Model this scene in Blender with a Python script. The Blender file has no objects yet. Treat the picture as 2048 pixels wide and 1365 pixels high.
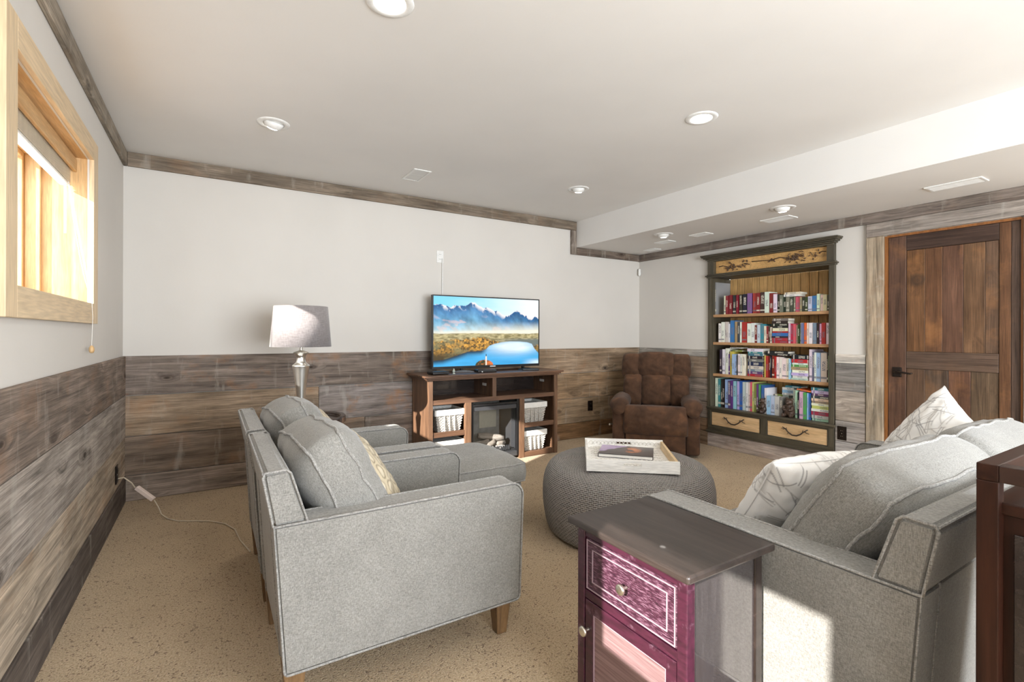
import bpy, bmesh, math, random
import numpy as np
from mathutils import Vector, Matrix, noise as mnoise
random.seed(7)
S = bpy.context.scene
COL = S.collection
PI = math.pi

# ------------------------------------------------------------------ camera
cam_d = bpy.data.cameras.new('camera'); cam = bpy.data.objects.new('camera', cam_d); COL.objects.link(cam)
cam_d.sensor_width = 36.0; cam_d.lens = 975.3 / 2048 * 36.0; cam_d.shift_y = -15.05 / 2048
cam_d.clip_start = 0.02
cam.matrix_world = (Matrix.Translation((0.5514, -4.5275, 1.2385)) @ Matrix.Rotation(-0.55236, 4, 'Z')
                    @ Matrix.Rotation(PI / 2, 4, 'X') @ Matrix.Rotation(0.00288, 4, 'Z'))
S.camera = cam
# ------------------------------------------------------------------ light
S.view_settings.view_transform = 'Standard'; S.view_settings.look = 'None'
S.view_settings.gamma = 1.0; S.view_settings.use_curve_mapping = False
S.view_settings.exposure = 0.50
W = bpy.data.worlds.new('sky'); S.world = W; W.use_nodes = True
bg = W.node_tree.nodes['Background']; bg.inputs[0].default_value = (0.86, 0.93, 1.0, 1); bg.inputs[1].default_value = 3.5
sun_d = bpy.data.lights.new('sun', 'SUN'); sun_d.energy = 13.0; sun_d.angle = 0.010; sun_d.color = (1.0, 0.95, 0.88)
sun = bpy.data.objects.new('sun', sun_d); COL.objects.link(sun)
sun.rotation_euler = Vector((1.0, 0.50, -0.50)).to_track_quat('-Z', 'Y').to_euler()
def area(name, loc, target, sx, sy, energy, color=(1, 1, 1)):
    d = bpy.data.lights.new(name, 'AREA'); d.shape = 'RECTANGLE'; d.size = sx; d.size_y = sy; d.energy = energy; d.color = color
    o = bpy.data.objects.new(name, d); COL.objects.link(o); o.location = loc
    o.rotation_euler = (Vector(target) - Vector(loc)).to_track_quat('-Z', 'Y').to_euler()
    return o
# daylight entering by the patio glazing in the wall behind the camera
area('daylight_patio_window', (2.3, -6.93, 1.25), (2.3, 0, 1.35), 3.0, 1.9, 205, (0.90, 0.95, 1.0))
try:
    S.cycles.max_bounces = 10; S.cycles.diffuse_bounces = 6; S.cycles.sample_clamp_indirect = 6.0
    S.cycles.caustics_reflective = False; S.cycles.caustics_refractive = False
except Exception:
    pass

# ------------------------------------------------------------------ helpers
def lin(r, g, b):
    f = lambda c: (c / 255 / 12.92) if c / 255 <= 0.04045 else ((c / 255 + 0.055) / 1.055) ** 2.4
    return (f(r), f(g), f(b), 1.0)
class G:
    """small node graph builder"""
    def __init__(self, name):
        self.m = bpy.data.materials.new(name); self.m.use_nodes = True
        self.t = self.m.node_tree; self.b = self.t.nodes['Principled BSDF']
    def n(self, kind, ins=None, **props):
        x = self.t.nodes.new(kind)
        for k, v in props.items(): setattr(x, k, v)
        for k, v in (ins or {}).items(): self.s(x.inputs[k], v)
        return x
    def s(self, sock, v):
        if hasattr(v, 'is_linked') or isinstance(v, bpy.types.NodeSocket): self.t.links.new(v, sock)
        else: sock.default_value = v
    def set(self, **k):
        for a, v in k.items(): self.s(self.b.inputs[a.replace('_', ' ')], v)
        return self
    def math(self, op, a, b=0.0, clamp=False):
        x = self.n('ShaderNodeMath', {0: a, 1: b}, operation=op); x.use_clamp = clamp; return x.outputs[0]
    def ramp(self, f, stops):
        x = self.n('ShaderNodeValToRGB', {0: f}); e = x.color_ramp.elements
        while len(e) < len(stops): e.new(0.5)
        for i, (p, c) in enumerate(stops):
            e[i].position = p; e[i].color = c if len(c) == 4 else (*c, 1)
        return x.outputs[0]
    def mix(self, f, a, b, mode='MIX'):
        x = self.n('ShaderNodeMix', data_type='RGBA', blend_type=mode)
        self.s(x.inputs[0], f); self.s(x.inputs[6], a); self.s(x.inputs[7], b); return x.outputs[2]
    def coord(self, which='Object', scale=(1, 1, 1), offset=None):
        c = self.n('ShaderNodeTexCoord').outputs[which]
        if offset is not None:
            c = self.n('ShaderNodeVectorMath', {0: c, 1: offset}, operation='ADD').outputs[0]
        return self.n('ShaderNodeMapping', {'Vector': c, 'Scale': scale}).outputs[0]
    def noise(self, v, scale=5, detail=4, rough=0.55, dist=0.0):
        return self.n('ShaderNodeTexNoise', {'Vector': v, 'Scale': scale, 'Detail': detail, 'Roughness': rough, 'Distortion': dist}).outputs[0]
    def bump(self, h, strength=0.3, dist=0.01):
        self.s(self.b.inputs['Normal'], self.n('ShaderNodeBump', {'Height': h, 'Strength': strength, 'Distance': dist}).outputs[0]); return self
def gray(v): return (v, v, v, 1)
def plain(name, col, rough=0.5, metal=0.0, spec=0.5, nz=0.06, scale=30, bump=0.0):
    g = G(name); n = g.noise(g.coord(), scale, 4)
    g.set(Base_Color=g.mix(1.0, col, g.ramp(n, [(0.3, gray(1 - nz)), (0.7, gray(1 + nz))]), 'MULTIPLY'), Roughness=rough, Metallic=metal)
    g.b.inputs['Specular IOR Level'].default_value = spec
    if bump: g.bump(n, bump, 0.005)
    return g.m
def barnwood(name, rough=0.85, contrast=1.0, knot=1.0, useobj=True, base=(0.2, 0.17, 0.14, 1), bumpk=0.35, streak=0.36):
    g = G(name); oi = g.n('ShaderNodeObjectInfo')
    off = g.n('ShaderNodeCombineXYZ', {0: g.math('MULTIPLY', oi.outputs['Random'], 43.0), 1: g.math('MULTIPLY', oi.outputs['Random'], 17.0), 2: 0.0}).outputs[0]
    kv = g.n('ShaderNodeTexVoronoi', {'Vector': g.coord('Object', (2.1, 2.1, 5.0), off), 'Scale': 1.0}, feature='F1').outputs['Distance']
    kwarp = g.ramp(kv, [(0.0, gray(1)), (0.3, gray(0))])
    v = g.coord('Object', (1.0, 12, 12), off)
    v = g.n('ShaderNodeVectorMath', {0: v, 1: g.n('ShaderNodeVectorMath', {0: kwarp, 1: (0.0, 0.5, 0.9)}, operation='MULTIPLY').outputs[0]}, operation='ADD').outputs[0]
    broad = g.noise(v, 2.2, 8, 0.62, 0.5)
    fine = g.noise(g.coord('Object', (2.5, 130, 130), off), 1.6, 4, 0.6, 0.2)
    blot = g.noise(g.coord('Object', (1, 1, 1.6), off), 3.0, 5, 0.6)
    lo, hi = 1 - 0.52 * contrast, 1 + 0.62 * contrast
    c = oi.outputs['Color'] if useobj else base
    c = g.mix(1.0, c, g.ramp(broad, [(0.28, gray(lo)), (0.5, gray(1.0)), (0.74, gray(hi))]), 'MULTIPLY')
    c = g.mix(1.0, c, g.ramp(fine, [(0.3, gray(0.60)), (0.5, gray(1)), (0.72, gray(1.32))]), 'MULTIPLY')
    c = g.mix(1.0, c, g.ramp(blot, [(0.3, (0.78, 0.76, 0.74, 1)), (0.7, (1.2, 1.2, 1.22, 1))]), 'MULTIPLY')
    # old tannin / rust stains
    rmask = g.math('MULTIPLY', g.ramp(g.noise(g.coord('Object', (1, 1, 1.5), off), 2.6, 5, 0.65), [(0.54, gray(0)), (0.70, gray(1))]), oi.outputs['Alpha'] if useobj else 0.0)
    c = g.mix(rmask, c, (0.38, 0.175, 0.065, 1))
    pale = g.math('MULTIPLY', g.ramp(g.noise(g.coord('Object', (7, 7, 1.6), off), 1.6, 5, .6, .4), [(0.58, gray(0)), (0.70, gray(1))]), streak if useobj else 0.0)
    c = g.mix(pale, c, (0.46, 0.43, 0.38, 1))
    # knots
    km = g.math('MULTIPLY', g.ramp(kv, [(0.0, gray(1)), (0.055, gray(0.95)), (0.08, gray(0.3)), (0.10, gray(0.55)), (0.15, gray(0.0))]), knot)
    c = g.mix(km, c, (0.045, 0.032, 0.024, 1))
    g.set(Base_Color=c, Roughness=rough); g.b.inputs['Specular IOR Level'].default_value = 0.25
    g.bump(g.math('ADD', g.math('MULTIPLY', broad, 0.6), g.math('MULTIPLY', fine, 0.4)), bumpk, 0.01)
    return g.m
def wood(name, c1, c2, rough=0.4, scale=1.0, coat=0.0, axis=0, spec=0.5):
    g = G(name); sc = [16, 16, 16]; sc[axis] = 1.2
    oi = g.n('ShaderNodeObjectInfo')
    off = g.n('ShaderNodeCombineXYZ', {0: g.math('MULTIPLY', oi.outputs['Random'], 31.0), 1: g.math('MULTIPLY', oi.outputs['Random'], 13.0), 2: 0.0}).outputs[0]
    n = g.noise(g.coord('Object', tuple(s * scale for s in sc), off), 1.5, 7, 0.6, 0.8)
    f = g.noise(g.coord('Object', tuple(s * scale * 9 for s in sc), off), 1.5, 2, 0.5)
    c = g.mix(1.0, g.ramp(n, [(0.3, c1), (0.7, c2)]), g.ramp(f, [(0.3, gray(0.85)), (0.7, gray(1.12))]), 'MULTIPLY')
    g.set(Base_Color=c, Roughness=rough, Coat_Weight=coat); g.b.inputs['Specular IOR Level'].default_value = spec
    return g.m
def tweed(name, a, b, scale=1.0, rough=0.95):
    g = G(name)
    n1 = g.noise(g.coord('Object', (700 * scale, 700 * scale, 130 * scale)), 0.6, 2, 0.5)
    n2 = g.noise(g.coord('Object', (130 * scale, 130 * scale, 700 * scale)), 0.6, 2, 0.5)
    n3 = g.noise(g.coord('Object'), 9, 3, 0.5)
    m = g.math('ADD', g.math('MULTIPLY', n1, 0.5), g.math('MULTIPLY', n2, 0.5))
    c = g.ramp(m, [(0.36, a), (0.5, tuple((x + y) / 2 for x, y in zip(a, b))), (0.64, b)])
    c = g.mix(1.0, c, g.ramp(n3, [(0.3, gray(0.92)), (0.7, gray(1.07))]), 'MULTIPLY')
    g.set(Base_Color=c, Roughness=rough, Sheen_Weight=0.25); g.b.inputs['Specular IOR Level'].default_value = 0.15
    g.bump(m, 0.35, 0.003)
    return g.m
def attr_mat(name, rough=0.6, emit=0.0, attr='Col', bump=0.0, spec=0.4):
    g = G(name); a = g.n('ShaderNodeAttribute', attribute_name=attr).outputs['Color']
    if emit:
        g.set(Base_Color=(0.01, 0.01, 0.01, 1), Emission_Color=a, Emission_Strength=emit, Roughness=rough)
    else:
        g.set(Base_Color=a, Roughness=rough)
    g.b.inputs['Specular IOR Level'].default_value = spec
    if bump: g.bump(g.noise(g.coord('Object', (400, 400, 400)), 1, 2), bump, 0.003)
    return g.m

def obj(name, me, mat=None, parent=None, loc=(0, 0, 0), rot=(0, 0, 0), color=None, smooth=False):
    o = bpy.data.objects.new(name, me); COL.objects.link(o)
    if mat is not None and len(me.materials) == 0: me.materials.append(mat)
    o.location = loc; o.rotation_euler = rot
    if parent is not None: o.parent = parent
    if color is not None: o.color = color
    if smooth:
        me.polygons.foreach_set('use_smooth', [True] * len(me.polygons))
    return o
def mesh(verts, faces, name='m'):
    me = bpy.data.meshes.new(name); me.from_pydata([tuple(v) for v in verts], [], faces); me.update(); return me
def from_bm(bm, name='m'):
    me = bpy.data.meshes.new(name); bmesh.ops.recalc_face_normals(bm, faces=bm.faces); bm.to_mesh(me); bm.free(); return me
def box_me(sx, sy, sz, bev=0.0, seg=2, at=(0, 0, 0)):
    bm = bmesh.new(); bmesh.ops.create_cube(bm, size=1.0)
    bmesh.ops.scale(bm, vec=(sx, sy, sz), verts=bm.verts)
    if bev > 0:
        bmesh.ops.bevel(bm, geom=list(bm.edges), offset=min(bev, 0.49 * min(sx, sy, sz)), segments=seg, affect='EDGES', profile=0.5)
    bmesh.ops.translate(bm, vec=at, verts=bm.verts)
    return from_bm(bm)
def box(name, lo, hi, mat, parent=None, bev=0.0, seg=2, color=None, smooth=False, off=(0, 0, 0)):
    """box between two corners, its origin at its centre"""
    lo = Vector(lo); hi = Vector(hi); d = hi - lo; c = (lo + hi) / 2
    return obj(name, box_me(abs(d.x), abs(d.y), abs(d.z), bev, seg), mat, parent, c - Vector(off), color=color, smooth=smooth)
def multi_box(name, boxes, mat, parent=None, bev=0.0):
    bm = bmesh.new()
    for lo, hi in boxes:
        lo = Vector(lo); hi = Vector(hi)
        r = bmesh.ops.create_cube(bm, size=1.0, matrix=Matrix.Translation((lo + hi) / 2) @ Matrix.Diagonal((*(hi - lo), 1)))
        if bev: bmesh.ops.bevel(bm, geom=list({e for v in r['verts'] for e in v.link_edges}), offset=bev, segments=1, affect='EDGES')
    return obj(name, from_bm(bm), mat, parent)
def lathe_me(prof, n=32, close=False):
    V = []; Fc = []
    for r, z in prof:
        for k in range(n): a = 2 * PI * k / n; V.append((r * math.cos(a), r * math.sin(a), z))
    m = len(prof)
    for i in range(m - 1 if not close else m):
        j = (i + 1) % m
        for k in range(n):
            k2 = (k + 1) % n; Fc.append((i * n + k, i * n + k2, j * n + k2, j * n + k))
    if not close:
        if prof[0][0] > 1e-5: Fc.append(tuple(range(n - 1, -1, -1)))
        if prof[-1][0] > 1e-5: Fc.append(tuple((m - 1) * n + k for k in range(n)))
    return mesh(V, Fc)
def tube_me(path, r, n=8, closed=False, taper=None):
    P = [Vector(p) for p in path]; V = []; Fc = []; m = len(P); up = None
    for i in range(m):
        a = P[(i - 1) % m] if (closed or i > 0) else P[i]; b = P[(i + 1) % m] if (closed or i < m - 1) else P[i]
        t = (b - a); t = t.normalized() if t.length > 1e-9 else Vector((0, 0, 1))
        if up is None:
            up = Vector((0, 0, 1)) if abs(t.z) < 0.9 else Vector((1, 0, 0))
        s = t.cross(up); s = s.normalized() if s.length > 1e-6 else t.orthogonal().normalized(); up = s.cross(t).normalized()
        rr = r if taper is None else r * taper[i]
        for k in range(n):
            q = 2 * PI * k / n; V.append(P[i] + s * (rr * math.cos(q)) + up * (rr * math.sin(q)))
    for i in range(m if closed else m - 1):
        j = (i + 1) % m
        for k in range(n): k2 = (k + 1) % n; Fc.append((i * n + k, j * n + k, j * n + k2, i * n + k2))
    if not closed: Fc += [tuple(range(n)), tuple(range((m - 1) * n + n - 1, (m - 1) * n - 1, -1))]
    return mesh(V, Fc)
def prism_me(poly, w, bev=0.0, seg=2):
    """polygon in the x-z plane extruded along y from -w/2 to w/2"""
    bm = bmesh.new(); a = [bm.verts.new((x, -w / 2, z)) for x, z in poly]; b = [bm.verts.new((x, w / 2, z)) for x, z in poly]
    m = len(poly); bm.faces.new(a); bm.faces.new(b[::-1])
    for i in range(m): bm.faces.new((a[i], b[i], b[(i + 1) % m], a[(i + 1) % m]))
    bmesh.ops.recalc_face_normals(bm, faces=bm.faces)
    if bev:
        es = [e for e in bm.edges if len(e.link_faces) == 2 and e.calc_face_angle(0) > 0.6]
        bmesh.ops.bevel(bm, geom=es, offset=bev, segments=seg, affect='EDGES')
    return from_bm(bm)
def round_poly(poly, radii, n=6):
    out = []; m = len(poly)
    for i, p in enumerate(poly):
        r = radii[i]; p = Vector(p)
        if r <= 0: out.append(tuple(p)); continue
        a = (Vector(poly[i - 1]) - p).normalized(); b = (Vector(poly[(i + 1) % m]) - p).normalized()
        ang = a.angle(b); d = r / math.tan(ang / 2); bis = (a + b).normalized(); c = p + bis * (r / math.sin(ang / 2))
        s = p + a * d - c; e = p + b * d - c
        a0 = math.atan2(s.y, s.x); a1 = math.atan2(e.y, e.x); da = (a1 - a0 + PI) % (2 * PI) - PI
        for k in range(n + 1): q = a0 + da * k / n; out.append((c.x + r * math.cos(q), c.y + r * math.sin(q)))
    return out
def cushion_me(w, d, h, crown=0.03, n=18, seed=0, wr=0.006, edge=0.72, rc=0.12):
    """boxed cushion: w along x, d along y, thickness h along z; returns mesh and the two piping loops"""
    V = []; Fc = []; idx = {}
    def shape(u, v, s):
        # rounded outline, edges slightly bowed in between the corners
        ru = 1 - rc * 0.25 * (abs(v) ** 6) * (abs(u) ** 2); rv = 1 - rc * 0.25 * (abs(u) ** 6) * (abs(v) ** 2)
        x = u * w / 2 * ru * (1 + 0.02 * (1 - v * v)); y = v * d / 2 * rv * (1 + 0.02 * (1 - u * u))
        k = (1 - u ** 4) * (1 - v ** 4)
        z = s * (h / 2 * edge + (h / 2 * (1 - edge) + crown) * (max(k, 0) ** 0.6))
        nz = mnoise.noise(Vector((x * 9 + seed * 7.1, y * 9, s * 3.0 + seed))) * wr + mnoise.noise(Vector((x * 28 + seed, y * 22, s))) * wr * 0.4
        return Vector((x, y, z + nz))
    for s in (1, -1):
        for i in range(n + 1):
            for j in range(n + 1):
                idx[(s, i, j)] = len(V); V.append(shape(-1 + 2 * i / n, -1 + 2 * j / n, s))
        for i in range(n):
            for j in range(n):
                f = (idx[(s, i, j)], idx[(s, i + 1, j)], idx[(s, i + 1, j + 1)], idx[(s, i, j + 1)])
                Fc.append(f if s > 0 else f[::-1])
    ring = [(i, 0) for i in range(n)] + [(n, j) for j in range(n)] + [(n - i, n) for i in range(n)] + [(0, n - j) for j in range(n)]
    loops = {s: [V[idx[(s, *q)]].copy() for q in ring] for s in (1, -1)}
    m = len(ring); rows = [[idx[(1, *q)] for q in ring]]
    K = 4
    for k in range(1, K):
        t = k / K; row = []
        for q in range(m):
            a = loops[1][q]; b = loops[-1][q]; p = a.lerp(b, t); o = Vector((p.x / (w / 2), p.y / (d / 2), 0))
            e = max(abs(o.x), abs(o.y)); bul = h * 0.07 * math.sin(PI * t)
            o = Vector((o.x if abs(o.x) > 0.9 * e else 0, o.y if abs(o.y) > 0.9 * e else 0, 0)).normalized()
            row.append(len(V)); V.append(p + o * bul)
        rows.append(row)
    rows.append([idx[(-1, *q)] for q in ring])
    for k in range(K):
        for q in range(m):
            q2 = (q + 1) % m; Fc.append((rows[k][q], rows[k + 1][q], rows[k + 1][q2], rows[k][q2]))
    return mesh(V, Fc), loops
def pillow_me(w, h, t, n=40, seed=0, bow=0.09, wr=0.006, pw=0.42):
    V = []; Fc = []; uv = []; idx = {}
    for s in (1, -1):
        for i in range(n + 1):
            for j in range(n + 1):
                u = -1 + 2 * i / n; v = -1 + 2 * j / n
                if s < 0 and (i in (0, n) or j in (0, n)): idx[(s, i, j)] = idx[(1, i, j)]; continue
                x = u * w / 2 * (1 - bow * (1 - v * v) * abs(u)); y = v * h / 2 * (1 - bow * (1 - u * u) * abs(v))
                k = max((1 - u * u) * (1 - v * v), 0) ** pw
                z = s * t / 2 * k + mnoise.noise(Vector((x * 9 + seed, y * 9, s * 2.0))) * wr * 2 * k + mnoise.noise(Vector((x * 26, y * 26 + seed, s))) * wr * min(1, 3 * k)
                idx[(s, i, j)] = len(V); V.append((x, y, z)); uv.append((u, v, s))
        for i in range(n):
            for j in range(n):
                f = (idx[(s, i, j)], idx[(s, i + 1, j)], idx[(s, i + 1, j + 1)], idx[(s, i, j + 1)])
                Fc.append(f if s > 0 else f[::-1])
    me = mesh(V, Fc); ring = [(i, 0) for i in range(n)] + [(n, j) for j in range(n)] + [(n - i, n) for i in range(n)] + [(0, n - j) for j in range(n)]
    return me, np.array(uv), [V[idx[(1, *q)]] for q in ring]
def paint(me, cols):
    a = me.color_attributes.new('Col', 'FLOAT_COLOR', 'POINT')
    c = np.ones((len(me.vertices), 4), np.float32); c[:, :3] = cols; a.data.foreach_set('color', c.ravel())
def thing(name, label, cat, loc=(0, 0, 0), rz=0.0, group=None, rot=None):
    o = bpy.data.objects.new(name, None); COL.objects.link(o); o.empty_display_size = 0.1
    o.location = loc; o.rotation_euler = rot if rot else (0, 0, rz)
    return tag(o, label, cat, group)
def tag(o, label, cat, group=None):
    o['label'] = label; o['category'] = cat
    if group: o['group'] = group
    return o
def struct(o, label=None):
    o['kind'] = 'structure'
    if label: o['label'] = label
    return o
def dup(root, loc, label, rz=None):
    r = root.copy(); COL.objects.link(r); r.location = loc; r['label'] = label
    if rz is not None: r.rotation_euler = (0, 0, rz)
    for ch in list(root.children):
        c = ch.copy(); COL.objects.link(c); c.parent = r
        for gch in list(ch.children):
            d = gch.copy(); COL.objects.link(d); d.parent = c
    return r

# ------------------------------------------------------------------ materials
M = {}
def wallmat(name, c):
    g = G(name); n = g.noise(g.coord('Object', (60, 60, 60)), 1, 5, 0.6); n2 = g.noise(g.coord(), 1.3, 3)
    g.set(Base_Color=g.mix(1.0, c, g.ramp(n2, [(0.3, gray(0.97)), (0.7, gray(1.03))]), 'MULTIPLY'), Roughness=0.9)
    g.b.inputs['Specular IOR Level'].default_value = 0.2; g.bump(n, 0.08, 0.004); return g.m
M['wall'] = wallmat('painted_wall', (0.66, 0.632, 0.59, 1))
M['ceil'] = wallmat('painted_ceiling', (0.75, 0.735, 0.71, 1))
g = G('carpet')
v = g.coord('Object')
sp = g.noise(g.coord('Object', (150, 150, 150)), 1, 3, 0.7); sp2 = g.noise(g.coord('Object', (75, 75, 75)), 1, 3, 0.6); lg = g.noise(v, 1.6, 4, 0.55)
c = g.ramp(sp, [(0.3, (0.20, 0.125, 0.06, 1)), (0.42, (0.46, 0.345, 0.205, 1)), (0.6, (0.62, 0.48, 0.325, 1)), (0.75, (0.74, 0.61, 0.46, 1))])
c = g.mix(g.ramp(sp2, [(0.35, gray(0.9)), (0.42, gray(0))]), c, (0.20, 0.13, 0.075, 1))
c = g.mix(1.0, c, g.ramp(lg, [(0.3, (0.86, 0.84, 0.82, 1)), (0.7, (1.12, 1.12, 1.12, 1))]), 'MULTIPLY')
g.set(Base_Color=c, Roughness=1.0, Sheen_Weight=0.2); g.b.inputs['Specular IOR Level'].default_value = 0.05
g.bump(g.math('ADD', g.math('MULTIPLY', sp, 0.7), g.math('MULTIPLY', sp2, 0.5)), 0.8, 0.012); M['carpet'] = g.m
M['barn'] = barnwood('weathered_barnwood')
M['doorwood'] = barnwood('reclaimed_door_wood', rough=0.42, contrast=0.8, knot=1.0, bumpk=0.2, streak=0.0)
M['pine'] = wood('clear_pine', lin(186, 144, 92), lin(212, 178, 130), 0.45, 0.9)
M['pine_y'] = wood('clear_pine_crosswise', lin(186, 144, 92), lin(212, 178, 130), 0.45, 0.9, axis=1)
M['pine_z'] = wood('clear_pine_upright', lin(186, 144, 92), lin(212, 178, 130), 0.45, 0.9, axis=2)
M['maple_y'] = wood('pale_casing_wood', lin(212, 187, 150), lin(220, 197, 162), 0.5, 0.5, axis=1)
M['maple_z'] = wood('pale_casing_wood_upright', lin(212, 187, 150), lin(220, 197, 162), 0.5, 0.5, axis=2)
M['tweed'] = tweed('grey_tweed', (0.155, 0.15, 0.138, 1), (0.315, 0.307, 0.285, 1), 1.5)
M['piping'] = tweed('grey_piping', (0.15, 0.145, 0.135, 1), (0.40, 0.39, 0.37, 1))
M['legwood'] = wood('brown_leg_wood', lin(88, 66, 44), lin(136, 106, 72), 0.45, 2.0, axis=2)
M['espresso'] = wood('espresso_wood', (0.07, 0.037, 0.022, 1), (0.18, 0.095, 0.055, 1), 0.42, 1.0)
M['mahogany_z'] = wood('dark_mahogany_upright', (0.013, 0.0045, 0.0025, 1), (0.044, 0.015, 0.008, 1), 0.35, 1.0, axis=2, spec=0.25)
M['mahogany'] = wood('dark_mahogany', (0.013, 0.0045, 0.0025, 1), (0.044, 0.015, 0.008, 1), 0.35, 1.0, spec=0.25)
M['espresso_z'] = wood('espresso_wood_upright_sunlit', (0.085, 0.046, 0.027, 1), (0.22, 0.12, 0.068, 1), 0.42, 1.0, axis=2)  # lighter copy of espresso: sunlight on the stand's uprights put into the colour
M['darkwood'] = wood('near_black_wood', (0.012, 0.008, 0.007, 1), (0.032, 0.022, 0.019, 1), 0.25, 1.0, coat=0.3)
M['white'] = plain('white_plastic', (0.8, 0.8, 0.78, 1), 0.4)
M['black'] = plain('black_plastic', (0.012, 0.012, 0.013, 1), 0.3)
M['blackmat'] = plain('matt_black', (0.016, 0.016, 0.016, 1), 0.7)
M['bronze'] = plain('dark_bronze', (0.03, 0.022, 0.018, 1), 0.35, 0.7)
M['silver'] = plain('brushed_silver', (0.86, 0.84, 0.79, 1), 0.30, 1.0, nz=0.03)
M['nickel'] = plain('satin_nickel', (0.70, 0.67, 0.58, 1), 0.3, 1.0, nz=0.03)
g = G('window_glass'); tr = g.n('ShaderNodeBsdfTransparent'); gl = g.n('ShaderNodeBsdfGlossy', {'Roughness': 0.02})
mx = g.n('ShaderNodeMixShader', {0: 0.06, 1: tr.outputs[0], 2: gl.outputs[0]}); g.t.links.new(mx.outputs[0], g.t.nodes['Material Output'].inputs[0]); M['glass'] = g.m

# ------------------------------------------------------------------ room shell
RW, CH, SH, WH, SX, YN = 5.283, 2.56, 2.2576, 1.064, 4.224, -7.0
WT = 0.32
floor = struct(box('floor', (-WT, YN - .2, -0.12), (RW + 0.45, 0.2, 0), M['carpet']), 'beige speckled carpet floor')
ceiling = struct(box('ceiling', (-WT, YN - .2, CH), (RW + 0.45, 0.2, CH + 0.15), M['ceil']), 'white painted ceiling')
soffit = struct(box('ceiling_soffit', (SX, YN, SH), (RW + .3, 0.0, CH), M['ceil']), 'dropped white soffit along the bookcase wall')
W1 = (-2.357, -1.160, 1.390, 2.152); W2 = (-5.02, -4.18, 0.55, 1.64)
wall_left = struct(multi_box('wall_left', [((-WT, -1.160, 0), (0, 0.2, CH)), ((-WT, -2.357, 0), (0, -1.160, 1.390)), ((-WT, -2.357, 2.152), (0, -1.160, CH)),
    ((-WT, W2[1], 0), (0, -2.357, CH)), ((-WT, W2[0], 0), (0, W2[1], W2[2])), ((-WT, W2[0], W2[3]), (0, W2[1], CH)), ((-WT, YN - .2, 0), (0, W2[0], CH))], M['wall']), 'light grey wall with high window')
wall_back = struct(multi_box('wall_back', [((0, 0, 0), (RW, 0.2, CH))], M['wall']), 'light grey wall behind the television')
BK = (-2.315, -1.075, 0.17, 2.08); DR = (-3.52, -2.72, 0.0, 2.045)
wall_right = struct(multi_box('wall_right', [((RW, BK[1], 0), (RW + .12, 0.2, CH)), ((RW, BK[0], 0), (RW + .12, BK[1], BK[2])), ((RW, BK[0], BK[3]), (RW + .12, BK[1], CH)),
    ((RW, DR[1], 0), (RW + .12, BK[0], CH)), ((RW, DR[0], DR[3]), (RW + .12, DR[1], CH)), ((RW, YN - .2, 0), (RW + .12, DR[0], CH))], M['wall']), 'light grey wall with built-in bookcase and plank door')
PW = (0.75, 3.85, 0.30, 2.20)
wall_near = struct(multi_box('wall_front', [((0, YN - .2, 0), (PW[0], YN, CH)), ((PW[1], YN - .2, 0), (RW, YN, CH)), ((PW[0], YN - .2, 0), (PW[1], YN, PW[2])), ((PW[0], YN - .2, PW[3]), (PW[1], YN, CH))], M['wall']), 'light grey wall behind the viewer')

def plank(par, lo, hi, tone, rust=0.0, axis=0, mat=None, name='plank', bev=0.003):
    """board whose grain runs along the given world axis; local x is the grain"""
    lo = Vector(lo); hi = Vector(hi); d = hi - lo; c = (lo + hi) / 2
    if axis == 0: dims = (d.x, d.y, d.z); rot = (0, 0, 0)
    elif axis == 1: dims = (d.y, d.x, d.z); rot = (0, 0, PI / 2)
    else: dims = (d.z, d.y, d.x); rot = (0, -PI / 2, 0)
    t = lin(*tone)
    return obj(name, box_me(*dims, bev, 1), mat or M['barn'], par, c, rot, color=(t[0], t[1], t[2], rust))
T = 0.022
zB = [1.064, 0.774, 0.474, 0.187, 0.0]
def tone(t, j=5):
    d = random.uniform(-j, j); return tuple(max(20, x + d) for x in t)
rowsB = [[(0.0, 2.45, (125, 114, 105), .55), (2.45, 5.283, (154, 134, 112), .25)],
         [(0.0, 1.35, (150, 132, 112), .35), (1.35, 3.05, (136, 128, 123), .75), (3.05, 5.283, (143, 120, 94), .2)],
         [(0.0, 1.75, (123, 109, 96), .25), (1.75, 3.9, (123, 112, 103), .1), (3.9, 5.283, (147, 127, 103), .3)],
         [(0.0, 2.6, (136, 123, 112), .05), (2.6, 5.283, (125, 96, 67), .5)]]
for r, segs in enumerate(rowsB):
    for a, b, t, ru in segs:
        th = T + random.uniform(-0.003, 0.003)
        plank(wall_back, (a + .0012, -th, zB[r + 1] + .0022), (b - .0012, 0, zB[r] - .0022 * (r > 0)), tone(t), ru)
zA = [1.064, 0.780, 0.470, 0.190, 0.0]
rowsA = [[(0, -7, (129, 116, 105), .25)], [(0, -4.6, (154, 145, 136), .05), (-4.6, -7, (134, 123, 112), .1)], [(0, -7, (168, 154, 136), .30)], [(0, -7, (94, 85, 78), 0)]]
for r, segs in enumerate(rowsA):
    for a, b, t, ru in segs:
        th = T + random.uniform(-0.003, 0.002) - (0.004 if r < 3 else -0.003)
        plank(wall_left, (0, b + .0012, zA[r + 1] + .0022), (th, a - T - .003, zA[r] - .0022 * (r > 0)), tone(t), ru, axis=1)
zC = [1.064, 0.985, 0.745, 0.480, 0.300, 0.155, 0.0]
def rows_c(y0, y1, tones):
    for r, t in enumerate(tones):
        th = T + random.uniform(-0.003, 0.003)
        plank(wall_right, (RW - th, y1, zC[r + 1] + .002), (RW, y0, zC[r] - .002 * (r > 0)), tone(t, 4), .12, axis=1)
rows_c(-T - .003, -1.045, [(156, 152, 145), (143, 125, 107), (132, 120, 109), (125, 112, 100), (123, 100, 78), (125, 103, 82)])
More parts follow.
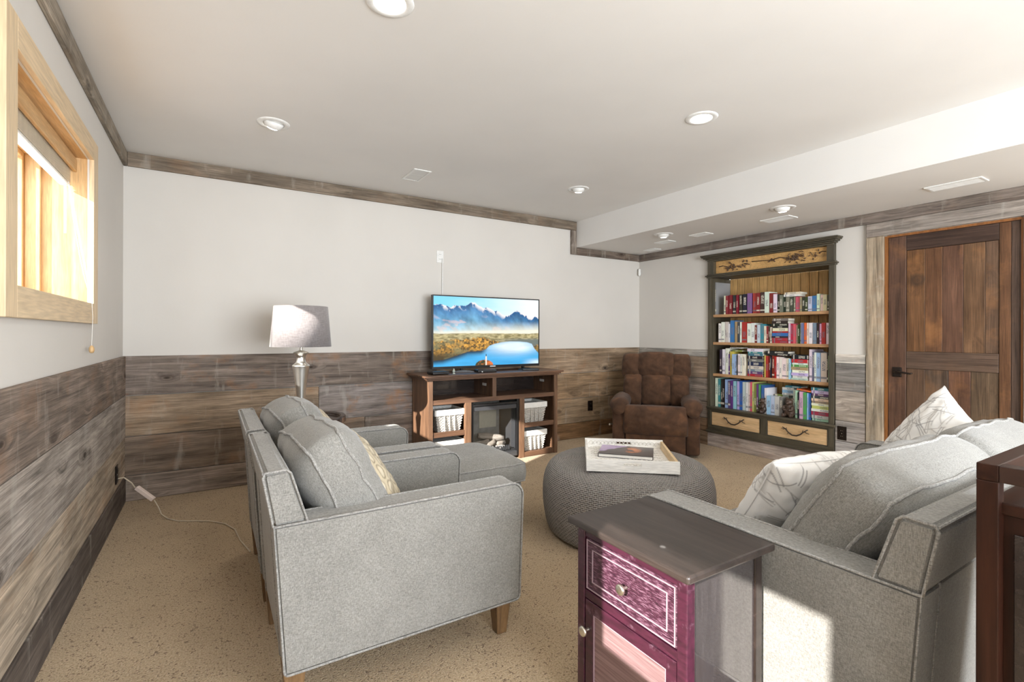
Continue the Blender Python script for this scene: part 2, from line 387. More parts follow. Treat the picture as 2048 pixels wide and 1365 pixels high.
rows_c(-2.352, -2.585, [(197, 192, 183), (129, 125, 120), (152, 141, 129), (156, 150, 145), (163, 159, 156), (156, 147, 138)])
plank(wall_right, (RW - T, -2.352, 0.0), (RW, -1.045, 0.150), (168, 156, 147), .25, axis=1)
rows_c(-3.66, -7.0, [(156, 152, 145), (134, 125, 116), (132, 120, 109), (125, 116, 109), (134, 125, 118), (125, 116, 109)])
# board trims under the ceiling
CT = 0.025
def trim(n, lo, hi, t, axis, label, rust=.1):
    struct(plank(None, lo, hi, t, rust, axis, name='trim_%d' % n, bev=0.004), label)
trim(1, (0, -7, CH - .103), (CT, 0, CH), (140, 130, 116), 1, 'grey barnwood board along the ceiling above the window')
trim(2, (CT, -CT, CH - .103), (SX, 0, CH), (124, 112, 98), 0, 'weathered barnwood board along the ceiling above the television', .2)
trim(3, (SX - .082, -CT, SH - .085), (SX, 0, CH - .105), (128, 118, 108), 2, 'short upright barnwood board beside the soffit')
trim(4, (SX + .002, -CT, SH - .085), (RW - CT, 0, SH), (112, 100, 90), 0, 'short dark barnwood board under the soffit')
trim(5, (RW - CT, -7, SH - .088), (RW, 0, SH), (116, 106, 98), 1, 'long barnwood board under the soffit above the bookcase')
trim(6, (RW - .030, -3.66, 2.054), (RW, -2.590, SH - .09), (142, 134, 126), 1, 'grey barnwood board above the plank door')
trim(7, (RW - .030, -2.716, 0.0), (RW, -2.590, 2.052), (158, 144, 124), 2, 'upright pale barnwood board left of the plank door', .3)
trim(8, (RW - .030, -3.66, 0.0), (RW, -3.528, 2.052), (150, 140, 130), 2, 'upright barnwood board right of the plank door')

# door of reclaimed planks
door = struct(box('door_1', (RW + .030, -3.512, 0.012), (RW + .045, -2.738, 2.030), M['doorwood'], color=(*lin(70, 50, 36)[:3], 0)), 'rustic brown plank door with black lever handle')
def dplank(y0, y1, z0, z1, t, ru=.3, axis=2, x0=RW + .012, nm='plank'):
    p = plank(None, (x0, min(y0, y1) + .0008, z0), (RW + .032, max(y0, y1) - .0008, z1), t, ru, axis, M['doorwood'], nm, .002)
    p.parent = door; p.location = p.location - door.location; return p
dplank(-2.738, -2.858, .012, 2.03, (89, 66, 53), .35, x0=RW + .004, nm='stile')
dplank(-3.400, -3.461, .012, 2.03, (103, 73, 51), .4, x0=RW + .004, nm='stile')
dplank(-3.461, -3.512, .012, 2.03, (84, 68, 58), .15, x0=RW + .005, nm='stile')
dplank(-2.859, -3.399, 1.912, 2.03, (70, 54, 46), .2, axis=1, x0=RW + .004, nm='rail')
dplank(-2.859, -3.399, .968, 1.104, (89, 72, 60), .1, axis=1, x0=RW + .004, nm='rail')
dplank(-2.859, -3.399, .012, .20, (77, 61, 51), .1, axis=1, x0=RW + .004, nm='rail')
for a, b, t in ((-2.859, -2.977, (108, 77, 51)), (-2.977, -3.084, (104, 73, 51)), (-3.084, -3.205, (101, 73, 57)), (-3.205, -3.326, (106, 80, 58)), (-3.326, -3.399, (94, 73, 57))):
    dplank(a, b, 1.105, 1.911, t, .45)
for a, b, t in ((-2.859, -2.977, (94, 73, 57)), (-2.977, -3.120, (89, 73, 60)), (-3.120, -3.248, (101, 73, 57)), (-3.248, -3.399, (94, 77, 60))):
    dplank(a, b, .201, .967, t, .3)
jm = wood('rusty_jamb', lin(110, 66, 30), lin(160, 104, 52), 0.5, 1, axis=2)
for lo, hi in (((RW - .012, -2.736, 0), (RW + .1, -2.718, 2.045)), ((RW - .012, -3.530, 0), (RW + .1, -3.514, 2.045)), ((RW - .012, -3.514, 2.032), (RW + .1, -2.736, 2.050))):
    box('jamb', lo, hi, jm, door, off=door.location)
hp = box('handle_plate', (RW - .006, -2.832, .895), (RW + .006, -2.768, .975), M['bronze'], door, .008, off=door.location)
hp['label'] = 'black metal lever handle plate'
lv = [(RW - .004, -2.80, .938), (RW - .045, -2.80, .938), (RW - .055, -2.815, .940), (RW - .055, -2.86, .936), (RW - .052, -2.905, .930), (RW - .05, -2.918, .936)]
obj('lever', tube_me([Vector(p) - door.location - hp.location for p in lv], .009, 8, taper=[1, 1, 1, .9, .8, .6]), M['bronze'], hp, smooth=True)

# ------------------------------------------------------------------ windows in the left wall
def window(n, y0, y1, z0, z1, label):
    w = bpy.data.objects.new('window_%d' % n, None); COL.objects.link(w); struct(w, label)
    cw = .105; e = .020
    box('casing_board', (0, y0 - cw, z0 - cw), (e, y0, z1 + cw), M['maple_z'], w, .002)
    box('casing_board', (0, y1, z0 - cw), (e, y1 + cw, z1 + cw), M['maple_z'], w, .002)
    box('casing_board', (0, y0, z1), (e, y1, z1 + cw), M['maple_y'], w, .002)
    box('casing_board', (0, y0, z0 - cw), (e, y1, z0), M['maple_y'], w, .002)
    d = -.185; t = .012
    box('jamb_board', (d, y1 - .001, z0), (-.008, y1 + t, z1), M['pine_z'], w)
    box('jamb_board', (d, y0 - t, z0), (-.008, y0 + .001, z1), M['pine_z'], w)
    box('jamb_board', (d, y0, z1 - .001), (-.008, y1, z1 + t), M['pine_y'], w)
    box('jamb_board', (d, y0, z0 - t), (-.008, y1, z0 + .001), M['pine_y'], w)
    # sash: two steps of frame
    s = .022
    multi_box('sash_frame', [((-.245, y0, z0), (d, y0 + s, z1)), ((-.245, y1 - s, z0), (d, y1, z1)), ((-.245, y0 + s, z0), (d, y1 - s, z0 + s * .5)), ((-.245, y0 + s, z1 - s), (d, y1 - s, z1))], M['pine_z'], w, .003)
    s2 = .045
    multi_box('sash_stop', [((-.285, y0, z0), (-.245, y0 + s2 * .8, z1)), ((-.285, y1 - s2, z0), (-.245, y1, z1)), ((-.285, y0 + s2 * .8, z0), (-.245, y1 - s2, z0 + .012)), ((-.285, y0 + s2 * .8, z1 - s2), (-.245, y1 - s2, z1))], M['pine_z'], w, .003)
    box('pane', (-.272, y0 + .03, z0 + .01), (-.268, y1 - .04, z1 - .04), M['glass'], w)
    return w
win = window(1, *W1, 'high window in pale wood casing on the left wall')
window(2, *W2, 'lower window in pale wood casing nearer the viewer')
# patio glazing behind the viewer
w3 = bpy.data.objects.new('window_3', None); COL.objects.link(w3); struct(w3, 'wide patio window behind the viewer')
for a, b in ((PW[0], PW[0] + .07), (2.265, 2.335), (PW[1] - .07, PW[1])):
    box('window_frame', (a, YN - .12, PW[2]), (b, YN - .05, PW[3]), M['white'], w3, .004)
for a, b in ((PW[2], PW[2] + .07), (PW[3] - .07, PW[3])):
    box('window_frame', (PW[0] + .07, YN - .12, a), (PW[1] - .07, YN - .05, b), M['white'], w3, .004)
box('pane', (PW[0] + .07, YN - .09, PW[2] + .07), (PW[1] - .07, YN - .085, PW[3] - .07), M['glass'], w3)

# blind of the high window: valance, head rail, raised stack of slats, cords
bl = thing('window_blind', 'raised white blind with wooden valance in the high window', 'blind', (-.10, (W1[0] + W1[1]) / 2, W1[3]))
BY = (W1[1] - W1[0]) / 2 - .006
box('valance', (.036, -BY, -.078), (.052, BY, -.010), M['pine_y'], bl, .003)
box('head_rail', (-.012, -BY + .01, -.064), (.030, BY - .012, -.024), M['white'], bl, .004)
slm = plain('blind_slat', (0.78, 0.70, 0.56, 1), 0.4)
for k in range(13):
    box('slat', (-.012, -BY + .015, -.0715 - k * .006), (.030, BY - .018, -.0685 - k * .006), slm, bl)
box('bottom_rail', (-.012, -BY + .015, -.160), (.030, BY - .018, -.148), M['white'], bl, .004)
box('cord_lock', (.012, BY - .055, -.090), (.022, BY - .035, -.060), M['white'], bl, .003)
obj('tilt_wand', tube_me([(.018, BY - .062, -.10), (.018, BY - .062, -.25), (.018, BY - .062, -.41)], .005, 8), M['white'], bl)
cordm = plain('white_cord', (0.85, 0.84, 0.80, 1), 0.7)
hook = Vector((.130, -1.272 + (-(W1[0] + W1[1]) / 2), 1.393 - W1[3]))
for k in range(3):
    st = Vector((.018, BY - .045 + .004 * k, -.09)); pts = []
    for i in range(9):
        t = i / 8; p = st.lerp(hook, t); p.z -= .03 * (1 + k * .5) * math.sin(PI * t) * (k - .6); pts.append(p)
    obj('cord', tube_me(pts, .0018, 6), cordm, bl)
obj('cord', tube_me([hook, hook + Vector((.004, -.004, -.08)), hook + Vector((.002, -.016, -.225))], .0011, 6), cordm, bl)
obj('cord_tassel', lathe_me([(.001, -.021), (.008, -.019), (.012, -.008), (.011, .006), (.006, .016), (.001, .018)], 14), M['pine_z'], bl, hook + Vector((.002, -.016, -.24)), smooth=True)

# ------------------------------------------------------------------ ceiling fittings
g = G('lamp_lens'); g.set(Base_Color=(0.9, 0.9, 0.9, 1), Emission_Color=(1.0, 0.95, 0.86, 1), Emission_Strength=9.0); M['lens'] = g.m
trimwhite = plain('light_trim_white', (0.82, 0.82, 0.80, 1), 0.35)
def can(x, y, z, label, tilt=None, power=9):
    t = thing('recessed_light', label, 'ceiling light', (x, y, z), 0, 'recessed ceiling lights')
    obj('trim_ring', lathe_me([(.058, .012), (.060, -.002), (.066, -.007), (.090, -.005), (.096, 0.0), (.096, .012)], 36, close=True), trimwhite, t, smooth=True)
    if tilt is None:
        obj('lens', lathe_me([(.001, -.013), (.03, -.012), (.052, -.006), (.059, .004)], 28), M['lens'], t, smooth=True)
    else:
        obj('housing', lathe_me([(.030, -.030), (.048, -.026), (.057, .0), (.059, .012)], 28), trimwhite, t, rot=tilt, smooth=True)
        obj('lens', lathe_me([(.001, -.037), (.022, -.036), (.031, -.0305)], 24), M['lens'], t, rot=tilt, smooth=True)
    d = bpy.data.lights.new('recessed_lamp', 'SPOT'); d.energy = power; d.spot_size = 2.3; d.spot_blend = 0.8; d.shadow_soft_size = .05; d.color = (1, .93, .82)
    lo = bpy.data.objects.new('recessed_lamp', d); COL.objects.link(lo); lo.location = (x, y, z - .05); 
    return t
can(1.155, -2.612, CH, 'recessed ceiling light cut by the top edge, nearest the viewer')
can(0.881, -1.118, CH, 'tilted recessed ceiling light nearest the window', tilt=(.5, .2, 0))
can(3.097, -2.596, CH, 'bright recessed ceiling light in the middle of the main ceiling')
can(3.398, -1.058, CH, 'small recessed ceiling light right of the ceiling vent', tilt=(.3, -.2, 0))
can(4.484, -1.094, SH, 'recessed light in the soffit near the corner sensor', tilt=(.1, -.2, 0))
can(4.465, -2.325, SH, 'recessed light in the soffit in front of the bookcase top', tilt=(.1, -.25, 0))
ventm = plain('vent_white', (0.78, 0.78, 0.76, 1), 0.4)
def vent(x, y, z, lx, ly, label):
    t = thing('air_vent', label, 'vent', (x, y, z), 0, 'white ceiling air vents')
    fw = .018
    multi_box('frame', [((-lx / 2, -ly / 2, -.008), (lx / 2, -ly / 2 + fw, 0)), ((-lx / 2, ly / 2 - fw, -.008), (lx / 2, ly / 2, 0)), ((-lx / 2, -ly / 2 + fw, -.008), (-lx / 2 + fw, ly / 2 - fw, 0)), ((lx / 2 - fw, -ly / 2 + fw, -.008), (lx / 2, ly / 2 - fw, 0))], ventm, t, .002)
    box('backing', (-lx / 2 + fw, -ly / 2 + fw, -.0015), (lx / 2 - fw, ly / 2 - fw, 0), plain('vent_shadow', (.35, .35, .35, 1), .6), t)
    n = int((lx - 2 * fw) / .014)
    for k in range(n):
        o = obj('slat', box_me(.010, ly - 2 * fw, .0015), ventm, t, (-lx / 2 + fw + .007 + k * .014, 0, -.005), (0, .6, 0))
    return t
vent(2.004, -0.645, CH, .15, .30, 'white ceiling air vent above the television')
vent(4.824, -3.295, SH, .15, .30, 'soffit air vent above the plank door')
vent(4.809, -2.097, SH, .15, .26, 'soffit air vent above the right half of the bookcase')
vent(4.806, -1.299, SH, .13, .20, 'soffit air vent above the left end of the bookcase')
vent(4.818, -0.823, SH, .13, .20, 'soffit air vent above the brown recliner')
vent(5.08, -0.40, SH, .12, .18, 'smallest soffit air vent right in the far corner')
sn = thing('motion_sensor', 'small white motion sensor high in the far corner', 'sensor', (RW - .03, -.03, 2.03), 0)
obj('body', box_me(.03, .062, .092, .012, 3), M['white'], sn, (0, 0, 0), (0, 0, PI / 4 + PI / 2 * 0 - PI / 2), smooth=False)
obj('lens', box_me(.006, .036, .032, .003, 2), plain('sensor_lens', (.7, .7, .7, 1), .3), sn, (-.0115, -.0115, -.014), (0, 0, PI / 4))
def outlet(loc, rz, mat, label, hole=None):
    t = thing('wall_outlet', label, 'outlet', loc, rz)
    box('cover_plate', (-.037, -.006, -.060), (.037, 0, .060), mat, t, .003)
    for z in (-.026, .022):
        f = box('socket', (-.017, -.0085, z - .015), (.017, -.005, z + .015), mat, t, .006, 3)
        for x in (-.007, .005): box('slot', (x, -.0093, z - .004), (x + .002, -.0083, z + .005), hole or M['blackmat'], f, off=f.location)
    obj('screw', lathe_me([(.003, 0), (.003, .0015), (.001, .002)], 10), M['silver'], t, (0, -.006, -.002), (PI / 2, 0, 0))
    return t
outlet((2.494, 0, 2.003), 0, M['white'], 'white wall outlet above the television')
outlet((4.437, -T, 0.372), 0, M['bronze'], 'dark wall outlet in the planks left of the recliner', M['silver'])
outlet((RW - T, -2.407, 0.372), -PI / 2, M['bronze'], 'dark wall outlet right of the bookcase drawers', M['silver'])
outlet((T - .003, -0.42, 0.300), PI / 2, M['bronze'], 'dark wall outlet in the left wall near the corner', M['blackmat'])
# cord on the carpet from the left wall outlet, with an inline adapter
ad = thing('extension_cord', 'thin pale cord with white inline block trailing over the carpet by the left wall', 'cord', (0.1, -.42, 0))
tr_m = plain('clear_vinyl_cord', (.62, .54, .42, 1), .35)
blk = obj('inline_block', box_me(.135, .032, .026, .004), plain('clear_pink_plastic', (.78, .66, .60, 1), .25), ad, (.075, -.025, .155), (0, .72, -.35))
obj('cord', tube_me([(-.08, 0, .27), (-.04, -.005, .275), (0, -.01, .235), (.02, -.015, .20)], .004, 6), tr_m, ad, smooth=True)
obj('cord', tube_me([(.125, -.042, .108), (.15, -.06, .06), (.17, -.10, .02), (.21, -.17, .006), (.27, -.25, .005), (.36, -.30, .005), (.45, -.36, .005), (.53, -.46, .005), (.58, -.60, .006), (.60, -.80, .006), (.64, -1.0, .006)], .004, 6), tr_m, ad, smooth=True)

# ------------------------------------------------------------------ upholstered seating
def seating(name, label, cat, width, depth, ncush, loc, rz, back_cush, seedbase=0, group=None):
    """local +x is the front; origin on the floor at the middle"""
    t = thing(name, label, cat, loc, rz, group)
    hw = width / 2; hd = depth / 2; aw = .115; zb = .155; za = .632
    # arms (whole side panels)
    prof = [(-hd + .035, zb), (-hd + .003, za), (hd - .002, za), (hd - .018, zb)]
    rp = round_poly(prof, [.015, 0, .055, .02])
    for s in (-1, 1):
        a = obj('arm', prism_me(rp, aw, .007, 2), M['tweed'], t, (0, s * (hw - aw / 2), 0), smooth=False)
        top = [p for p in rp]
        for q in (-1, 1):
            obj('piping', tube_me([(x, q * (aw / 2 - .002), z) for x, z in top], .0042, 6, closed=True), M['piping'], a, smooth=True)
    # back, over the arms
    bp = [(-hd + .037, zb + .005), (-hd + .002, za), (-hd - .028, .795), (-hd + .045, .805), (-hd + .100, za), (-hd + .105, .60), (-hd + .12, .30)]
    rb = round_poly(bp, [0, 0, .014, .02, 0, 0, 0])
    upper = [(-hd + .001, za + .001), (-hd - .028, .790), (-hd - .022, .803), (-hd + .040, .806), (-hd + .052, .795), (-hd + .102, za + .001)]
    bk = obj('back', prism_me([(x, z) for x, z in upper], width, .010, 3), M['tweed'], t)
    for q in (-1, 1):
        obj('piping', tube_me([(x, q * (hw - .003), z) for x, z in upper], .0040, 6, closed=True), M['piping'], bk, smooth=True)
    obj('piping', tube_me([(-hd - .027, y, .800) for y in (-hw + .005, 0, hw - .005)], .0035, 6), M['piping'], bk)
    low = [(-hd + .037, zb), (-hd + .004, za), (-hd + .100, za), (-hd + .13, zb)]
    obj('lower_back', prism_me(low, width - 2 * aw + .01, .004, 1), M['tweed'], t)
    # deck and front rail
    obj('seat_deck', box_me(depth - .13, width - 2 * aw + .006, .15, .01), M['tweed'], t, (.035, 0, zb + .075))
    iw = width - 2 * aw
    cw = iw / ncush
    for k in range(ncush):
        y = -iw / 2 + cw * (k + .5)
        me, loops = cushion_me(depth - .165, cw - .006, .155, .018, 16, seedbase + k, .004, .88, .05)
        sc = obj('seat_cushion', me, M['tweed'], t, (.068, y, .385), smooth=True)
        for s in (1, -1): obj('piping', tube_me(loops[s], .0045, 6, closed=True), M['piping'], sc, smooth=True)
    for k, (y, w_, h_, th_, x, z, tilt, roll, zr) in enumerate(back_cush):
        me, loops = cushion_me(h_, w_, th_, .058, 20, seedbase + 5 + k, .014, .80, .14)
        bc = obj('back_cushion', me, M['tweed'], t, (x, y, z), smooth=True)
        # local x of the cushion is its height, z its thickness
        bc.rotation_euler = (Matrix.Rotation(zr, 3, 'Z') @ Matrix.Rotation(-(PI / 2 + tilt), 3, 'Y') @ Matrix.Rotation(roll, 3, 'Z')).to_euler()
        for s in (1, -1): obj('piping', tube_me(loops[s], .0055, 6, closed=True), M['piping'], bc, smooth=True)
    # tapered legs
    bm = bmesh.new(); r = bmesh.ops.create_cube(bm, size=1.0)
    for v_ in bm.verts:
        s_ = .036 if v_.co.z > 0 else .022
        v_.co = Vector((math.copysign(s_, v_.co.x), math.copysign(s_, v_.co.y), zb + .004 if v_.co.z > 0 else 0))
    bmesh.ops.bevel(bm, geom=list(bm.edges), offset=.003, segments=1, affect='EDGES')
    lm = from_bm(bm); lm.materials.append(M['legwood'])
    for sx in (-1, 1):
        for sy in (-1, 1): obj('leg', lm, None, t, (sx * (hd - .07), sy * (hw - .075), 0))
    return t
chair = seating('armchair', 'grey tweed armchair nearest the viewer with a patterned pillow', 'armchair', .71, .93, 1, (1.18, -2.495, 0), 0,
                [(-.0, .53, .43, .155, -.215, .668, .46, .03, .05)], 0, 'grey tweed armchairs')
chair2 = dup(chair, (1.175, -1.725, 0), 'grey tweed armchair farther away, beside the lamp table', 0)
sofa = seating('sofa', 'grey tweed two-cushion sofa at the right', 'sofa', 1.83, .88, 2, (2.865, -3.628, 0), PI / 2,
               [(.395, .79, .44, .165, -.170, .650, .55, .02, -.02), (-.400, .79, .44, .165, -.172, .648, .53, -.03, .03)], 20)
# upholstered square ottoman in front of the far chair
ot = thing('footstool', 'square grey tweed footstool in front of the far armchair', 'footstool', (1.945, -1.70, 0))
obj('base', box_me(.50, .57, .19, .012, 2), M['tweed'], ot, (0, 0, .225))
me, loops = cushion_me(.54, .60, .135, .035, 18, 41, .004, .80, .08)
oc = obj('cushion', me, M['tweed'], ot, (0, 0, .382), smooth=True)
for s in (1, -1): obj('piping', tube_me(loops[s], .0045, 6, closed=True), M['piping'], oc, smooth=True)
lm = [c for c in chair.children if c.name.startswith('leg')][0].data
for sx in (-1, 1):
    for sy in (-1, 1): obj('leg', lm, None, ot, (sx * .20, sy * .235, 0))

# round knitted ottoman
g = G('knitted_cover')
br = g.n('ShaderNodeTexBrick', {'Vector': g.n('ShaderNodeTexCoord').outputs['UV'], 'Scale': 1.0, 'Mortar Size': .0032, 'Mortar Smooth': 1.0, 'Brick Width': .026, 'Row Height': .0105, 'Color1': (0.13, 0.118, 0.11, 1), 'Color2': (0.22, 0.20, 0.188, 1), 'Mortar': (0.52, 0.50, 0.48, 1)})
nz = g.noise(g.coord('Object', (250, 250, 250)), 1, 2)
g.set(Base_Color=g.mix(1.0, br.outputs['Color'], g.ramp(nz, [(0.3, gray(.88)), (0.7, gray(1.1))]), 'MULTIPLY'), Roughness=.85)
g.b.inputs['Specular IOR Level'].default_value = .3
g.bump(br.outputs['Fac'], .9, .006); M['knit'] = g.m
prof = [(.46, .012), (.495, .02), (.512, .06), (.528, .15), (.533, .24), (.526, .32), (.508, .375), (.478, .412), (.43, .432), (.36, .441), (.25, .446), (.12, .449), (.02, .45)]
# smooth the profile
def smooth_prof(p, n=4):
    out = []
    for i in range(len(p) - 1):
        p0 = p[max(i - 1, 0)]; p1 = p[i]; p2 = p[i + 1]; p3 = p[min(i + 2, len(p) - 1)]
        for k in range(n):
            t = k / n
            out.append(tuple(.5 * (2 * b + (c - a) * t + (2 * a - 5 * b + 4 * c - d) * t * t + (-a + 3 * b - 3 * c + d) * t ** 3) for a, b, c, d in zip(p0, p1, p2, p3)))
    return out + [p[-1]]
sp_ = smooth_prof(prof, 3); NN = 96
me = lathe_me(sp_, NN)
uvl = me.uv_layers.new(name='UVMap'); L = [0]
for a, b in zip(sp_, sp_[1:]): L.append(L[-1] + math.dist(a, b))
for p in me.polygons:
    vs = [(me.loops[l].vertex_index, l) for l in p.loop_indices]; ks = [v_ % NN for v_, _ in vs]; wrap = max(ks) - min(ks) > NN / 2
    for v_, l in vs:
        k = v_ % NN
        if wrap and k < NN / 2: k += NN
        uvl.data[l].uv = (k / NN * 2 * PI * .53, L[v_ // NN])
ro = thing('round_ottoman', 'large round grey knitted ottoman carrying a white tray', 'ottoman', (2.81, -2.26, 0))
obj('cover', me, M['knit'], ro, smooth=True)
obj('base_ring', lathe_me([(.44, 0), (.465, .004), (.465, .02), (.44, .02)], 48), M['blackmat'], ro)

# throw pillows
def sticks(uv, n=230, seed=3, ln=(.12, .36), wd=.014):
    rs = np.random.RandomState(seed); col = np.tile(np.array([[.80, .79, .77]]), (len(uv), 1))
    for k in range(n):
        side = 1 if k % 2 else -1
        c = rs.uniform(-1.05, 1.05, 2); a = rs.uniform(0, PI); l = rs.uniform(*ln); cv = rs.uniform(-.25, .25)
        d = np.array([math.cos(a), math.sin(a)]); nrm = np.array([-d[1], d[0]])
        rel = uv[:, :2] - c; s = rel @ d; q = rel @ nrm - cv * (s ** 2 - l * l)
        w = np.clip((wd - np.abs(q)) / (wd * .7), 0, 1) * (np.abs(s) < l) * (uv[:, 2] == side)
        if k % 5 == 0: w = np.maximum(w, np.clip((wd - np.abs(q - .05)) / (wd * .7), 0, 1) * (np.abs(s) < l) * (uv[:, 2] == side))
        ink = np.array([.30, .29, .29]) if rs.rand() < .6 else np.array([.46, .44, .42])
        col = col * (1 - w[:, None] * .85) + ink * w[:, None] * .85
    return col
pm = attr_mat('stick_print_cotton', .9, bump=.2, spec=.15)
pme, puv, pring = pillow_me(.47, .45, .19, 150, 3); paint(pme, sticks(puv))
def pillow(name, me, ring, mat, loc, mtx, label, pipe=None, pr=.003):
    o = obj(name, me, mat, None, loc, smooth=True); o.rotation_euler = mtx.to_euler()
    tag(o, label, 'pillow', 'throw pillows on the seating')
    obj('seam', tube_me(ring[::3], pr, 5, closed=True), pipe or seam_t, o, smooth=True)
    return o
seam_t = plain('satin_seam', (.50, .43, .31, 1), .5)
seam_w = plain('pillow_seam', (.76, .75, .73, 1), .9)
RX = lambda a: Matrix.Rotation(a, 3, 'X'); RY = lambda a: Matrix.Rotation(a, 3, 'Y'); RZ = lambda a: Matrix.Rotation(a, 3, 'Z')
# pillow local: x width, y height, z thickness
pillow('throw_pillow', pme, pring, pm, (2.37, -3.565, .640), RZ(-.25) @ RX(PI / 2 + .60) @ RZ(.03), 'white pillow with grey stick print leaning by the near sofa arm', seam_w)
pillow('throw_pillow', pme, pring, pm, (3.49, -3.60, .700), RZ(.95) @ RX(PI / 2 + .42) @ RZ(.50), 'white pillow with grey stick print at the far sofa arm', seam_w)
def ogee(uv):
    u, v_ = uv[:, 0] * 3.2, uv[:, 1] * 2.6
    a = np.abs(np.sin(u * PI / 2)); r = np.sqrt(((u % 1) - .5) ** 2 * 1.6 + (((v_ + .5 * np.floor(u)) % 1) - .5) ** 2)
    base = np.array([.56, .48, .34]); dark = np.array([.13, .095, .06]); light = np.array([.70, .64, .52])
    ringm = np.clip(1 - np.abs(r - .40) / .07, 0, 1)[:, None]; inn = np.clip((.30 - r) / .1, 0, 1)[:, None]
    c = base * (1 - ringm) + dark * ringm; return c * (1 - inn * .5) + light * inn * .5
ome, ouv, oring = pillow_me(.40, .40, .12, 80, 9); paint(ome, ogee(ouv))
om = attr_mat('ogee_print_satin', .42, bump=.1, spec=.6)
pillow('throw_pillow', ome, oring, om, (1.115, -2.55, .640), RZ(-.30) @ RY(-.52) @ RZ(PI / 2) @ RX(PI / 2), 'tan oval-patterned satin pillow on the near armchair')
pillow('throw_pillow', ome, oring, om, (1.10, -1.70, .665), RZ(.0) @ RY(-.50) @ RZ(PI / 2) @ RX(PI / 2), 'tan oval-patterned satin pillow mostly hidden on the far armchair')

# white carved tray and picture book on the ottoman
tm = wood('whitewashed_wood', lin(218, 216, 211), lin(248, 246, 242), .6, 1.5)
traw = wood('raw_edge_wood', lin(190, 160, 118), lin(222, 196, 156), .6, 1.5, axis=1)
ty = thing('serving_tray', 'white washed wooden serving tray on the round ottoman', 'tray', (2.775, -2.305, .4485), math.atan2(-.63, .77))
LX, LY, TH = .26, .29, .068
box('bottom', (-LX + .012, -LY + .012, 0), (LX - .012, LY - .012, .012), tm, ty)
for s in (-1, 1):
    y = s * LY
    yy = (min(y, y - s * .018), max(y, y - s * .018))
    o = multi_box('side_board', [((-LX, yy[0], 0), (-.05, yy[1], TH)), ((.05, yy[0], 0), (LX, yy[1], TH)), ((-.05, yy[0], 0), (.05, yy[1], TH * .52)), ((-.05, yy[0], TH * .78), (.05, yy[1], TH))], tm, ty)
    x = s * LX; xx = (min(x, x - s * .016), max(x, x - s * .016))
    box('side_board', (xx[0], -LY + .018, 0), (xx[1], LY - .018, TH * .92), tm if s < 0 else traw, ty, .002)
# carved relief: scrolls along the inside of the boards and on the floor of the tray
def scroll_me(length, h, n):
    V = []; Fc = []
    parts = []
    for k in range(n):
        cx = -length / 2 + length * (k + .5) / n
        for s in (-1, 1):
            pts = []
            for i in range(9):
                a = i / 8 * 4.6; r = h * .42 * (1 - i / 8 * .75); pts.append((cx + s * (length / n * .22) + s * r * math.cos(a) * .9, 0, h / 2 + r * math.sin(a)))
            parts.append(pts)
    for pts in parts:
        m_ = tube_me(pts, .0022, 5); o_ = len(V); V += [v_.co.copy() for v_ in m_.vertices]; Fc += [tuple(o_ + q for q in p.vertices) for p in m_.polygons]; bpy.data.meshes.remove(m_)
    return mesh(V, Fc)
rel_m = plain('carved_grey_white', (.60, .58, .54, 1), .7)
o = obj('carving', scroll_me(.46, .05, 9), rel_m, ty, (0, LY - .0195, .012)); o['label'] = 'carved scroll relief'
for k in range(8):
    obj('carving', scroll_me(.44, .05, 8), rel_m, ty, (0, -.20 + k * .062, .0125), (-PI / 2, 0, 0))
bkme = bpy.data.meshes.new('m')
NXb, NYb = 48, 36; BW, BH = .335, .245
Vb = [((i / NXb - .5) * BW, (j / NYb - .5) * BH, 0.0) for j in range(NYb + 1) for i in range(NXb + 1)]
Fb = [(j * (NXb + 1) + i, j * (NXb + 1) + i + 1, (j + 1) * (NXb + 1) + i + 1, (j + 1) * (NXb + 1) + i) for j in range(NYb) for i in range(NXb)]
def vnoise(x, y, s, seed=0):
    rs = np.random.RandomState(seed); gr = rs.rand(64, 64)
    xs = np.asarray(x) * s; ys = np.asarray(y) * s; xi = np.floor(xs).astype(int); yi = np.floor(ys).astype(int); fx = xs - xi; fy = ys - yi
    fx = fx * fx * (3 - 2 * fx); fy = fy * fy * (3 - 2 * fy)
    q = lambda a, b: gr[a % 64, b % 64]
    return (q(xi, yi) * (1 - fx) + q(xi + 1, yi) * fx) * (1 - fy) + (q(xi, yi + 1) * (1 - fx) + q(xi + 1, yi + 1) * fx) * fy
def fbm(x, y, s, o=4, seed=0): return sum(vnoise(x, y, s * 2 ** k, seed + k) / 2 ** k for k in range(o)) / sum(1 / 2 ** k for k in range(o))
A = np.array(Vb); u = A[:, 0] / BW + .5; vv = A[:, 1] / BH + .5
L3 = lambda *c: np.array(lin(*c)[:3])
lil = (vv + u * -1.4 + .25 * fbm(u, vv, 6) > .35) & (u < .5)
f = fbm(u, vv, 9, 3, 4)[:, None]
cc = L3(66, 54, 50) * (.6 + .8 * f)
og = np.clip(1 - np.hypot((u - .62) / .2, (vv - .55) / .42), 0, 1)[:, None] * np.clip((f - .3) * 3, 0, 1)
cc = cc * (1 - og) + L3(226, 130, 62) * og
cc = np.where(lil[:, None], L3(172, 150, 186) * (.92 + .15 * f), cc)
pbk = thing('picture_book', 'picture book with lilac and dark orange cover lying in the tray', 'book', (2.835, -2.235, .4605), math.atan2(-.63, .77) - .16)
cv = plain('dark_book_cover', (.035, .03, .035, 1), .35)
multi_box('cover', [((-BW / 2, -BH / 2, 0), (BW / 2, BH / 2, .003)), ((-BW / 2, -BH / 2, .021), (BW / 2, BH / 2, .024)), ((-BW / 2, -BH / 2, .003), (-BW / 2 + .003, BH / 2, .021))], cv, pbk)
